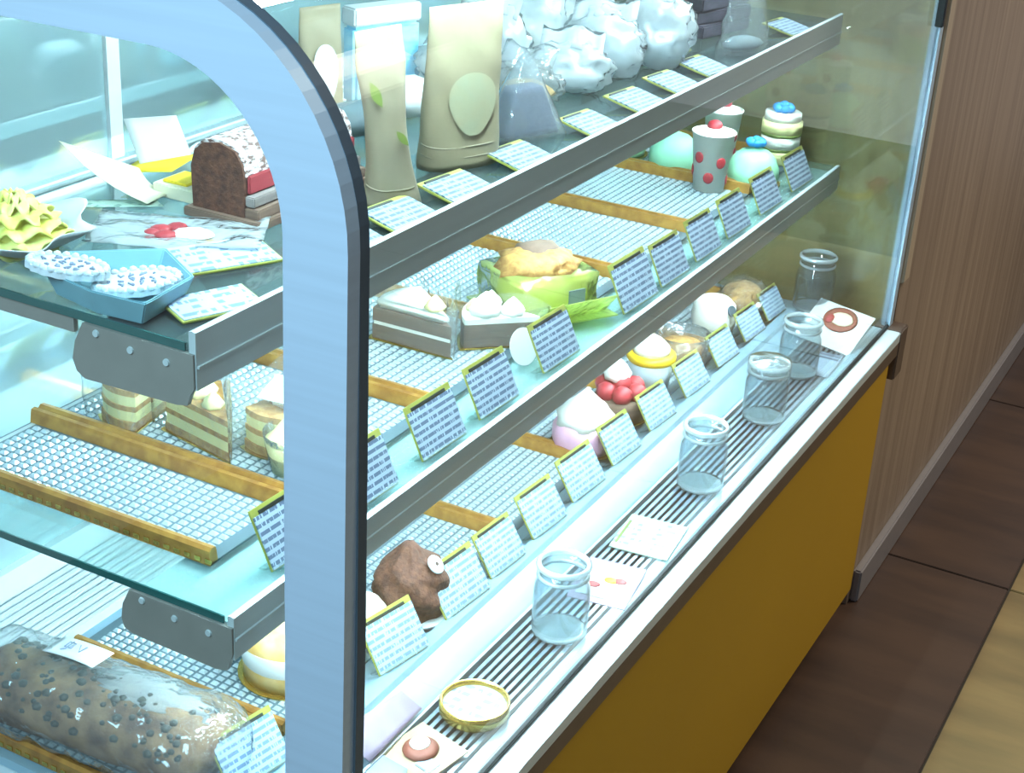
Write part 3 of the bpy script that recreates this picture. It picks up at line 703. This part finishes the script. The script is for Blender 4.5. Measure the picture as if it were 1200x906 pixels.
for k, (x, y, z, a, b, c, fm, cm, lab) in enumerate(heap):
    t = thing('wrapped_sweets', lab, 'bag', (x, y, ZT+z), (0, 0, R3.uniform(-.4, .4)), 'wrapped sweets heaped on the upper shelf')
    bm = BM(); blob(bm, (0, 0, c*.62), (a*.70, b*.70, c*.55), 2, .3, 22, k, -c*.58); obj('contents', bm, cm, t, True)
    bm = BM(); vs = blob(bm, (0, 0, 0), (1, 1, 1), 4)
    for v in vs:
        d = v.co.normalized(); kk = Vector((k*3.1, k*1.7, 0))
        q = 1 + .22*noise.noise(d*1.5+kk) + .20*(.5-abs(noise.noise(d*2.6+kk))*2) + .07*(.5-abs(noise.noise(d*6+kk))*2)
        v.co = Vector((d.x*a*.92*q, d.y*b*.92*q, max(.0006, c*.92+d.z*c*q)))
    obj('bag_film', bm, fm, t, True)
    bm = BM(); grid(bm, 10, 4, lambda u, v: ((u-.5)*a*1.4, (v-.5)*.03+.004*math.sin(14*u+k), c*1.72+.020*v+.004*math.sin(9*u+k))); thick(bm, .0008); obj('bag_neck', bm, fm, t, True)
paper('card', 'dusky red card on top of the heap of wrapped sweets', 'card', [(-.268, 1.055, ZT+.098), (-.205, 1.060, ZT+.092), (-.215, 1.140, ZT+.106), (-.275, 1.130, ZT+.110)], 'redcard', .0012)
t = thing('black_packet', 'black packet stack at the back right of the upper shelf', 'packet', (-.285, 1.270, ZT), (0, 0, math.radians(-14)))
for k in range(4): obj('packet', bx(-.055+.003*k, .055-.002*k, -.060, .060, .018*k, .0175+.018*k, .002), 'blackpack', t, rot=(0, 0, .05*((-1)**k)))
t = thing('clear_bag', 'tall empty-looking clear bag in front of the black packets, upper shelf', 'bag', (-.175, 1.175, ZT), (0, 0, math.radians(-20)))
def cb(u, v):
    a = 2*PI*u; s = max(.05, 1-v**1.6); return (.026*s*math.cos(a)+.004*noise.noise(Vector((u*9, v*6, 4))), .044*(1-.25*v)*math.sin(a), .088*v)
bm = BM(); grid(bm, 36, 12, cb, True); obj('bag_film', bm, 'film', t, True)
bm = BM(); blob(bm, (0, 0, .010), (.018, .034, .010), 2, .2); obj('contents', bm, 'greypack', t, True)

# ------------------------------------------------------------------ middle shelf goods
ZM = .7886
def wedge(bm, L, W, z0, z1, x0=0.0):
    n = 6; pts = [(-L/2, 0)] + [(L/2*1.0-.0 - (.10*L*(abs(k/n-.5)*2)**2), (k/n-.5)*W) for k in range(n+1)]
    prism(bm, pts, z0, z1)
def slice_cake(label, loc, rz, layers, L=.085, W=.058, top=None, film='film_fine', tall=.07, name='cake_slice'):
    t = thing(name, label, 'cake', loc, (0, 0, rz)); z = .0015
    bm = BM(); wedge(bm, L*1.08, W*1.12, 0, .0014); obj('cake_board', bm, 'goldrim', t)
    for (nm, m, h, k) in layers:
        bm = BM(); wedge(bm, L*k, W*k, z, z+h); obj(nm, bm, m, t); z += h
    if top: top(t, z)
    if film:
        pts = [(-L/2*1.12, 0), (L*.57, -W*.60), (L*.57, W*.60)]
        def F(u, v):
            s = u*3; i = min(2, int(s)); f = s-i; a = Vector(pts[i]).lerp(Vector(pts[(i+1) % 3]), f)
            k = 1+.10*v+.018*math.sin(u*60+v*3)+.03*noise.noise(Vector((u*14, v*5, rz)))
            return (a.x*k, a.y*k, .002+v*tall*(1+.12*math.sin(u*19)))
        bm = BM(); grid(bm, 54, 8, F, True); obj('clear_film', bm, film, t, True)
    return t
def dollop(t, z, pts, m='cream', nm='cream_dollop'):
    for (x, y, s) in pts:
        bm = BM(); lathe(bm, [(.9*s, z), (s, z+.3*s), (.75*s, z+.75*s), (.4*s, z+1.15*s), (.02*s, z+1.5*s)], 20, x, y, lambda a, zz: .10*math.sin(6*a+zz*300)); obj(nm, bm, m, t, True)
pie = [('crust_base', 'crust', .008, 1.0), ('custard_layer', 'cream_yellow', .010, .96), ('pastry_layer', 'crust', .005, .98), ('custard_layer', 'cream_yellow', .010, .95), ('pastry_top', 'crust', .006, .97)]
slice_cake('film-wrapped pastry slice partly hidden by the upper shelf bracket', (-.385, .225, ZM), math.radians(-100), pie, .075, .050, tall=.055)
slice_cake('film-wrapped custard pastry slice below the upper shelf lip, cut point towards the frame', (-.300, .215, ZM), math.radians(150), pie, .095, .056, lambda t, z: dollop(t, z, ((.018, 0, .015), (-.012, 0, .010)), 'cream_yellow'), tall=.065)
def toplabel(t, z):
    dollop(t, z, ((.010, 0, .012), ))
    bm = bx(-.018, .018, -.016, .016, z+.016, z+.0172); obj('white_label', bm, 'label_w', t, rot=(0, .25, 0))
slice_cake('film-wrapped pastry slice topped with a blank white label, beside the silver frame', (-.243, .262, ZM), math.radians(-85), pie, .090, .054, toplabel, tall=.072)
t = thing('cream_cup', 'small cream dessert glimpsed right behind the frame post, middle shelf', 'dessert', (-.205, .215, ZM))
bm = BM(); lathe(bm, [(.020, 0), (.026, .030), (.022, .032), (.012, .046), (.002, .050)], 24); obj('dessert_body', bm, 'cream_yellow', t, True)
bm = BM(); lathe(bm, [(.021, .0005), (.028, .038), (.0275, .038), (.0202, .0006)], 24, cap=False); obj('clear_cup', bm, 'film_fine', t, True)
def topA(t, z):
    bm = BM(); wedge(bm, .096, .064, z, z+.012); bevel(bm, .004, 3); obj('cream_top', bm, 'cream', t, True)
    dollop(t, z+.011, ((-.022, 0, .011), ), 'cream_yellow')
brown = [('sponge_base', 'layerbrown', .016, 1.0), ('cream_layer', 'cream', .004, .97), ('sponge_layer', 'layerbrown', .014, 1.0)]
slice_cake('wrapped cream-topped brown cake slice, left of the pair by the green-wrapped one', (-.262, .520, ZM), math.radians(160), brown, .100, .068, topA, tall=.055)
def topB(t, z):
    dollop(t, z, ((.016, .008, .017), (-.012, 0, .013), (.014, -.016, .012)))
    dollop(t, z, ((.030, 0, .009), ), 'cream_yellow', 'custard_dollop')
slice_cake('brown-based cream cake slice with a white paper disc at its foot, middle shelf', (-.196, .575, ZM), math.radians(200), [('sponge_base', 'layerbrown', .026, 1.0), ('cream_layer', 'cream', .006, .98)], .085, .066, topB, tall=.045)
t = thing('paper_disc', 'white paper disc leaning at the foot of the brown-based cream slice', 'paper', (-.152, .545, ZM+.0155), (0, math.radians(70), math.radians(-15)))
bm = BM(); lathe(bm, [(.020, 0), (.020, .0007)], 28); obj('disc', bm, 'paper', t)
t = thing('cake_slice', 'cake slice in yellow-green film with a crumbly brown top on a green paper tray', 'cake', (-.212, .690, ZM), (0, 0, math.radians(-28)))
bm = BM(); box(bm, -.045, .045, -.052, .052, .003, .048); bmesh.ops.subdivide_edges(bm, edges=bm.edges, cuts=5)
for v in bm.verts: v.co += Vector((1, .6, .5))*.004*noise.noise(v.co*50)
obj('wrapped_cake', bm, 'film_green', t, True)
obj('cake_inside', bx(-.038, .038, -.046, .046, .0032, .043, .004), 'cream_yellow', t)
bm = BM(); vs = blob(bm, (-.006, 0, .048), (.042, .050, .018), 3, .35, 40, 2); obj('crumble_top', bm, 'crust', t, True)
bm = BM(); blob(bm, (-.02, .01, .058), (.024, .03, .012), 2, .3, 30, 4); obj('cream_patch', bm, 'layerbrown', t, True)
bm = BM(); prism(bm, [(-.055, -.06), (.058, -.06), (.066, .066), (-.055, .062)], 0, .002); obj('green_paper', bm, 'film_green', t)
bm = BM(); prism(bm, [(.045, .010), (.0475, .010), (.0475, .032), (.045, .032)], .014, .032); obj('printed_mark', bm, 'greypack', t)
bm = BM(); grid(bm, 8, 3, lambda u, v: (.050+.022*v, -.045+.105*u, .002+.026*v)); thick(bm, .0008); obj('folded_flap', bm, 'film_green', t)
# brown items behind
t = thing('cake_slice', 'small brown cake behind the left cream-topped slice, middle shelf', 'cake', (-.335, .455, ZM), (0, 0, .3))
obj('cake_body', bx(-.030, .030, -.030, .030, .001, .030, .004), 'crust', t); obj('cake_board', bx(-.034, .034, -.034, .034, 0, .001), 'goldrim', t)
# strawberry cups
def scup(label, loc, topper, r=.030, h=.082):
    t = thing('dessert_cup', label, 'dessert', loc)
    bm = BM(); lathe(bm, [(r*.72, 0), (r, h), (r*1.05, h), (r*1.05, h+.002), (r*.97, h+.002), (r*.68, .003)], 32); obj('paper_cup', bm, 'cream', t, True)
    bm = BM(); rr = random.Random(int(r*1e5)+len(label))
    for k in range(9):
        a = k*2*PI/9+.3*rr.random(); z = h*(.2+.62*((k*4) % 9)/9); rad = r*(.72+.28*z/h)+.0004
        vs = blob(bm, (0, 0, 0), (.0016, .0075, .0085), 2); m = Matrix.Translation((rad*math.cos(a), rad*math.sin(a), z)) @ Matrix.Rotation(a, 4, 'Z')
        bmesh.ops.transform(bm, matrix=m, verts=vs)
    obj('strawberry_print', bm, 'strawprint', t, True)
    bm = BM(); blob(bm, (0, 0, h-.002), (r*.92, r*.92, .010), 3); obj('cream_filling', bm, 'cream', t, True)
    if topper == 'red': bm = BM(); blob(bm, (0, 0, h+.010), (.011, .011, .008), 2); obj('strawberry', bm, 'strawprint', t, True)
    else: flower(t, (0, 0, h+.012), .016)
    bm = BM(); lathe(bm, [(r*.9, 0), (r*.9, .0015)], 24); return t
def flower(t, c, r):
    bm = BM()
    for k in range(6):
        a = k*PI/3; blob(bm, (c[0]+r*.55*math.cos(a), c[1]+r*.55*math.sin(a), c[2]), (r*.5, r*.5, r*.4), 2)
    blob(bm, (c[0], c[1], c[2]+r*.2), (r*.45, r*.45, r*.45), 2); obj('sugar_flower', bm, 'blueflower', t, True)
scup('white paper cup printed with strawberries, front of the far tray on the middle shelf', (-.222, 1.232, ZM), 'red')
scup('strawberry-print cup standing behind the front one at the far end', (-.262, 1.372, ZM), 'red', .028, .078)
# tiered cup with blue flower
t = thing('dessert_cup', 'layered green and white dessert topped with a blue flower at the far end', 'dessert', (-.190, 1.432, ZM))
z = 0
for k, (m, r, h) in enumerate((('cream_yellow', .028, .020), ('leaf', .029, .004), ('cream', .029, .018), ('leaf', .030, .004), ('cream_yellow', .030, .018), ('cream', .027, .012))):
    bm = BM(); lathe(bm, [(r, z), (r*1.01, z+h)], 28, 0, 0, lambda a, zz: .03*math.sin(7*a)); obj('dessert_layer', bm, m, t, True); z += h
flower(t, (0, 0, z+.006), .017)
def dome(label, loc, fl=True, r=.038):
    t = thing('mousse_dome', label, 'dessert', loc)
    bm = BM(); lathe(bm, [(r*1.08, 0), (r*1.08, .002)], 30); obj('gold_board', bm, 'goldrim', t)
    bm = BM(); lathe(bm, [(r*.94, .002), (r, .012), (r*.97, .024), (r*.82, .037), (r*.55, .047), (r*.25, .0515), (.0005, .0525)], 32); obj('mousse', bm, 'mint', t, True)
    if fl: flower(t, (0, 0, .060), .015)
    return t
dome('mint green mousse dome with a blue sugar flower, front row at the far end', (-.182, 1.300, ZM))
dome('mint green mousse dome behind the strawberry-print cup', (-.305, 1.300, ZM), False)
dome('mint green mousse dome half hidden under the upper shelf lip', (-.395, 1.318, ZM), False, .034)

# ------------------------------------------------------------------ bottom deck goods
ZB = .5506
# log cake in plastic
t = thing('log_cake', 'large brown fruit log cake in crinkled clear plastic with a white label, bottom left', 'cake', (-.300, .056, ZB), (0, 0, math.radians(4)))
LX = .125; LR = .034
def logf(u, v):
    a = 2*PI*u; e = min(1, (1-abs(2*v-1))*9)**.5; k = 1+.05*noise.noise(Vector((math.cos(a)*3, math.sin(a)*3, v*9)))
    return ((v-.5)*2*LX, .040*k*e*math.cos(a), max(0.0015, .034+.034*k*e*math.sin(a)))
bm = BM(); V = grid(bm, 36, 26, logf, True); obj('log_body', bm, 'sesame', t, True)
bm = BM(); R4 = random.Random(3)
for k in range(150):
    a = R4.uniform(.15*PI, .95*PI); x = R4.uniform(-.11, .11); s = R4.uniform(.002, .0055)
    blob(bm, (x, .0395*math.cos(a), .034+.0335*math.sin(a)), (s, s, s*.7), 1)
o = obj('dried_fruit', bm, 'fruit', t, True); o['kind'] = 'stuff'
bm = BM(); blob(bm, (.045, .010, .0665), (.060, .020, .004), 3, .7, 40, 1); obj('sugar_glaze', bm, 'film_white', t, True)
def bagf(u, v):
    a = 2*PI*u; e = .35+.65*min(1, (1-abs(2*v-1))*5)**.6; k = 1.12+.10*noise.noise(Vector((math.cos(a)*4, math.sin(a)*4, v*14)))+.04*noise.noise(Vector((math.cos(a)*11, math.sin(a)*11, v*40)))
    return ((v-.5)*2*(LX+.020), .045*k*e*math.cos(a), max(.0008, .036+.0385*k*e*math.sin(a)))
bm = BM(); grid(bm, 60, 50, bagf, True); obj('plastic_wrap', bm, 'film', t, True)
bm = BM(); grid(bm, 8, 4, lambda u, v: (-.062+.055*u, .030-.030*v, .0800+.002*math.sin(3*u)-.003*(1-v))); thick(bm, .0006); lb = obj('label', bm, 'label_w', t, True)
bm = BM()
for pts in ([(-.047, .012, 0.0820), (-.040, .012, 0.0822), (-.040, .020, 0.0820), (-.047, .020, 0.0818), (-.047, .012, 0.0820)], [(-.044, .022, 0.0818), (-.044, .009, 0.0823), (-.047, .006, 0.0825)], [(-.035, .020, 0.0822), (-.030, .010, 0.0825), (-.028, .020, 0.0822)]):
    tube(bm, pts, .0006, 5)
obj('label_print', bm, 'icing_ink', lb)
# round tart
t = thing('round_tart', 'round baked tart with a golden top in a white paper band, behind the frame post', 'cake', (-.228, .240, ZB))
bm = BM(); lathe(bm, [(.046, .001), (.047, .016), (.050, .040), (.048, .052), (.040, .057), (.012, .060), (.0005, .060)], 36); obj('tart_top', bm, 'tartfill', t, True)
bm = BM(); lathe(bm, [(.0475, .020), (.0518, .043), (.0510, .043), (.0468, .020)], 36, cap=False); obj('paper_band', bm, 'paper', t, True)
bm = BM(); lathe(bm, [(.052, 0), (.052, .0012)], 30); obj('tart_board', bm, 'goldrim', t)
bm = BM(); blob(bm, (.020, .012, .062), (.014, .012, .006), 2, .4); obj('crumb_topping', bm, 'choc', t, True)
t = thing('cream_cake', 'small pale cream cake just right of the frame post, bottom deck', 'cake', (-.205, .325, ZB))
bm = BM(); lathe(bm, [(.024, 0), (.027, .012), (.027, .030), (.020, .040), (.008, .045), (.0005, .046)], 28); obj('cake_body', bm, 'cream', t, True)
bm = BM(); lathe(bm, [(.0248, .0002), (.0282, .012), (.0278, .012), (.0245, .0003)], 28, cap=False); obj('paper_case', bm, 'cookie', t, True)
# chocolate cake
t = thing('chocolate_cake', 'rough brown chocolate cake with a white button disc, bottom deck', 'cake', (-.188, .398, ZB))
bm = BM(); lathe(bm, [(.044, 0), (.044, .0015)], 28); obj('cake_board', bm, 'paper', t)
def chf(u, v):
    a = 2*PI*u; pr_ = [(.034, .0015), (.038, .018), (.037, .036), (.033, .048), (.024, .057), (.014, .066), (.007, .075), (.001, .078)]
    s = v*(len(pr_)-1); i = min(len(pr_)-2, int(s)); f = s-i; r = pr_[i][0]*(1-f)+pr_[i+1][0]*f; z = pr_[i][1]*(1-f)+pr_[i+1][1]*f
    k = 1+.14*noise.noise(Vector((math.cos(a)*3, math.sin(a)*3, z*60)))+.07*math.sin(5*a+z*160)
    return (r*k*math.cos(a)-.006*(z/.078), r*k*math.sin(a), z)
bm = BM(); grid(bm, 56, 26, chf, True); obj('cake_body', bm, 'choc', t, True)
bm = BM(); lathe(bm, [(.010, 0), (.0105, .002), (.0095, .0032)], 20); d = obj('white_button', bm, 'paper', t, loc=(.0235, .002, .0575), rot=(0, .8, .1))
bm = BM(); lathe(bm, [(.0022, .0032), (.0022, .0038)], 10); obj('button_dot', bm, 'choc_dark', d)
# pink cake
t = thing('pink_cake', 'pink cake under a swirl of white cream, bottom deck', 'cake', (-.205, .835, ZB))
bm = BM(); lathe(bm, [(.038, .001), (.041, .010), (.041, .026), (.036, .036), (.0005, .040)], 32, wob=lambda a, z: .02*math.sin(8*a)); obj('cake_body', bm, 'pink', t, True)
bm = BM(); lathe(bm, [(.036, .034), (.035, .046), (.026, .056), (.016, .066), (.006, .076), (.0005, .082)], 36, wob=lambda a, z: .09*math.sin(6*a+z*260)); obj('cream_swirl', bm, 'cream', t, True)
bm = BM(); lathe(bm, [(.045, 0), (.045, .001)], 28); obj('cake_board', bm, 'goldrim', t)
obj('pink_tag', bx(.040, .0415, .010, .026, .006, .034), 'pink', t)
# strawberry cake
t = thing('strawberry_cake', 'brown cake piled with red strawberries and a cream swirl, bottom deck', 'cake', (-.207, .945, ZB))
bm = BM(); lathe(bm, [(.036, .001), (.036, .024), (.032, .028)], 28); obj('cake_body', bm, 'layerbrown', t, True)
bm = BM(); lathe(bm, [(.041, 0), (.041, .001)], 28); obj('cake_board', bm, 'goldrim', t)
for k in range(7):
    a = k*2*PI/6; r = .023 if k < 6 else 0
    bm = BM(); blob(bm, (r*math.cos(a), r*math.sin(a), .038+(.008 if k == 6 else 0)), (.014, .014, .013), 2, .12, 20, k); obj('strawberry', bm, 'strawprint', t, True)
bm = BM(); lathe(bm, [(.017, .050), (.018, .058), (.012, .068), (.004, .076), (.0005, .078)], 28, -.008, .004, lambda a, z: .08*math.sin(6*a+z*300)); obj('cream_swirl', bm, 'cream', t, True)
# yellow cup
t = thing('dessert_cup', 'pale grey cup with a yellow rim and white cream, bottom deck', 'dessert', (-.208, 1.045, ZB))
bm = BM(); lathe(bm, [(.026, 0), (.032, .046), (.0305, .046), (.0245, .002)], 32); obj('cup_body', bm, 'cupgrey', t, True)
bm = BM(); lathe(bm, [(.031, .042), (.0345, .047), (.034, .053), (.028, .055), (.0005, .055)], 32); obj('mango_rim', bm, 'yellowring', t, True)
bm = BM(); lathe(bm, [(.026, .054), (.024, .064), (.014, .074), (.004, .080), (.0005, .081)], 28); obj('cream_top', bm, 'cream', t, True)
# brown small cake, in film
t = thing('brown_cake', 'small brown cake in clear film between the yellow-rimmed cup and the spotted cake', 'cake', (-.205, 1.150, ZB))
bm = BM(); lathe(bm, [(.030, 0), (.034, .020), (.028, .032), (.0005, .036)], 28); obj('cake_body', bm, 'crust', t, True)
bm = BM(); lathe(bm, [(.036, .0005), (.040, .048), (.0395, .048), (.0355, .0006)], 30, wob=lambda a, z: .03*math.sin(13*a), cap=False); obj('clear_film', bm, 'film', t, True)
# white cake with dark spot
t = thing('white_cake', 'white cake with one round dark spot near the far end of the bottom deck', 'cake', (-.212, 1.290, ZB))
bm = BM(); lathe(bm, [(.030, 0), (.034, .022), (.032, .044), (.022, .054), (.0005, .057)], 28); obj('cake_body', bm, 'cream', t, True)
bm = BM(); lathe(bm, [(.0085, 0), (.0085, .002)], 18); obj('dark_spot', bm, 'gasket', t, loc=(.0305, -.010, .043), rot=(0, 1.15, -.32))
# brown roll
t = thing('brown_roll', 'golden brown roll in clear film at the far end of the bottom deck', 'cake', (-.205, 1.395, ZB), (0, 0, .35))
bm = BM(); blob(bm, (0, 0, .024), (.034, .045, .024), 3, .1, 14); obj('roll_body', bm, 'crust', t, True)
bm = BM(); blob(bm, (0, 0, .026), (.040, .052, .027), 3, .35, 30, 3, -.0255); obj('clear_film', bm, 'film', t)

# ------------------------------------------------------------------ front strip: jars, dish, cards
ZF = .5368
def jar(label, loc, group='clear jars on the front grille', lidded=False, s=1.0):
    t = thing('glass_jar', label, 'jar', loc, group=group)
    R_, H = .0295*s, .086*s
    bm = BM(); lathe(bm, [(R_*.98, .005), (R_, .012), (R_, H*.62), (R_*.96, H*.70), (R_*.84, H*.78), (R_*.84, H*.93), (R_*.79, H*.93), (R_*.79, H*.78), (R_*.91, H*.69), (R_*.95, H*.6), (R_*.95, .012)], 40, cap=False)
    obj('jar_body', bm, 'jar', t, True)
    bm = BM(); lathe(bm, [(R_*.80, 0), (R_*.98, .0045), (R_*.97, .0065), (R_*.80, .0060), (.0005, .0075)], 40); obj('jar_base', bm, 'jar_rim', t, True)
    for (nm, zz, r2) in (('jar_rim', H*.965, .0034), ('neck_ring', H*.83, .0022)):
        bm = BM(); tube(bm, [(R_*.87*math.cos(2*PI*k/40), R_*.87*math.sin(2*PI*k/40), zz) for k in range(40)], r2*s, 8, True); obj(nm, bm, 'jar_rim', t, True)
    if lidded:
        bm = BM(); lathe(bm, [(R_*1.0, H*.80), (R_*1.0, H*1.01), (R_*.94, H*1.03), (.0005, H*1.03)], 36); obj('clear_lid', bm, 'film', t, True)
    return t
jar('empty clear glass jar nearest the viewer, beside the pink leaflet', (-.046, .458, ZF))
jar('empty clear glass jar second nearest, just past the pale green card', (-.046, .842, ZF))
jar('empty clear glass jar third along, with a bright lid', (-.048, 1.072, ZF), lidded=True)
jar('empty clear glass jar fourth along, next to the small white card', (-.060, 1.245, ZF), s=1.0)
jar('empty clear glass jar farthest away, left of the dessert picture card', (-.112, 1.458, .5565), s=1.05)
t = thing('round_dish', 'round gold-rimmed tin with a pale printed top lying on the ribbed grille', 'tin', (-.052, .292, ZF))
bm = BM(); lathe(bm, [(.031, 0), (.034, .004), (.034, .015), (.0325, .016), (.0305, .0135), (.0300, .010)], 44, cap=False); obj('gold_rim', bm, 'goldrim', t, True)
bm = BM(); lathe(bm, [(.0302, .003), (.0302, .0105)], 40); obj('printed_top', bm, 'dishprint', t)
t = thing('photo_card', 'beige photo card with a brown macaron picture at the bottom of the frame', 'card', (-.062, .208, ZF+.0005), (math.radians(5), 0, math.radians(-14)))
obj('card_sheet', bx(-.030, .030, -.034, .034, 0, .0015), 'photo_bg', t)
bm = BM(); lathe(bm, [(.016, .0015), (.017, .003), (.010, .0038), (.0005, .004)], 26, -.004, .006); obj('macaron_print', bm, 'macaron', t, True)
bm = BM(); lathe(bm, [(.010, .0036), (.009, .005), (.0005, .0055)], 22, -.009, .010); obj('cream_print', bm, 'cream', t, True)
obj('label_print', bx(.006, .024, -.012, .004, .0015, .0022), 'card_lying', t)
paper('folded_card', 'purple-grey folded card leaning on the sloped panel by the frame foot', 'card', [(-.128, .165, .560), (-.090, .170, .545), (-.092, .262, .545), (-.116, .262, .556)], 'lilac', .0012)
paper('leaflet', 'printed leaflet lying between the photo card and the frame post', 'card', [(-.090, .130, .5395), (-.040, .130, .5395), (-.060, .185, .5395), (-.094, .190, .5395)], 'card_flat', .001)
t = thing('pink_leaflet', 'pink and white leaflet with small red pictures right of the nearest jar', 'leaflet', (-.042, .575, ZF+.0008), (math.radians(2), 0, math.radians(8)))
obj('leaflet_sheet', bx(-.036, .030, -.045, .040, 0, .0012), 'lilac', t); obj('white_panel', bx(-.030, .028, -.034, .026, .0012, .0018), 'paper', t)
bm = BM()
for (x, y) in ((-.016, -.012), (.010, .004)): blob(bm, (x, y, .002), (.008, .006, .0012), 2)
obj('berry_print', bm, 'strawprint', t, True)
bm = BM(); blob(bm, (.000, .002, .002), (.008, .006, .0012), 2); obj('cake_print', bm, 'yellowring', t, True)
t = thing('pale_green_card', 'pale green printed card with one dark line, lying on the front grille', 'card', (-.046, .690, ZF+.0006), (0, 0, math.radians(6)))
obj('card_sheet', bx(-.036, .034, -.042, .042, 0, .0016), 'mintcard', t); obj('header_line', bx(-.033, -.030, -.030, .026, .0016, .0022), 'leaf', t)
t = thing('picture_card', 'white card with a dessert picture propped at the far end by the corner', 'card', (-.058, 1.412, .5395), (math.radians(24), math.radians(6), math.radians(-6)))
obj('card_sheet', bx(-.046, .046, -.045, .045, .019, .021), 'paper', t)
obj('card_prop', bx(-.02, .02, .02, .023, -.004, .019), 'paper', t)
bm = BM(); lathe(bm, [(.026, .021), (.0265, .022), (.021, .0226)], 26, .002, .016); obj('plate_print', bm, 'macaron', t, True)
bm = BM(); blob(bm, (.004, .017, .0228), (.018, .015, .002), 2); obj('dessert_print', bm, 'creampaper', t, True)
bm = BM(); blob(bm, (-.013, .010, .0235), (.007, .010, .0018), 2); obj('berry_print', bm, 'strawprint', t, True)
paper('card', 'small white card lying by the fourth jar near the glass', 'card', [(-.052, 1.255, ZF+.001), (-.018, 1.255, ZF+.001), (-.018, 1.335, ZF+.006), (-.052, 1.335, ZF+.006)], 'card_flat', .0012)
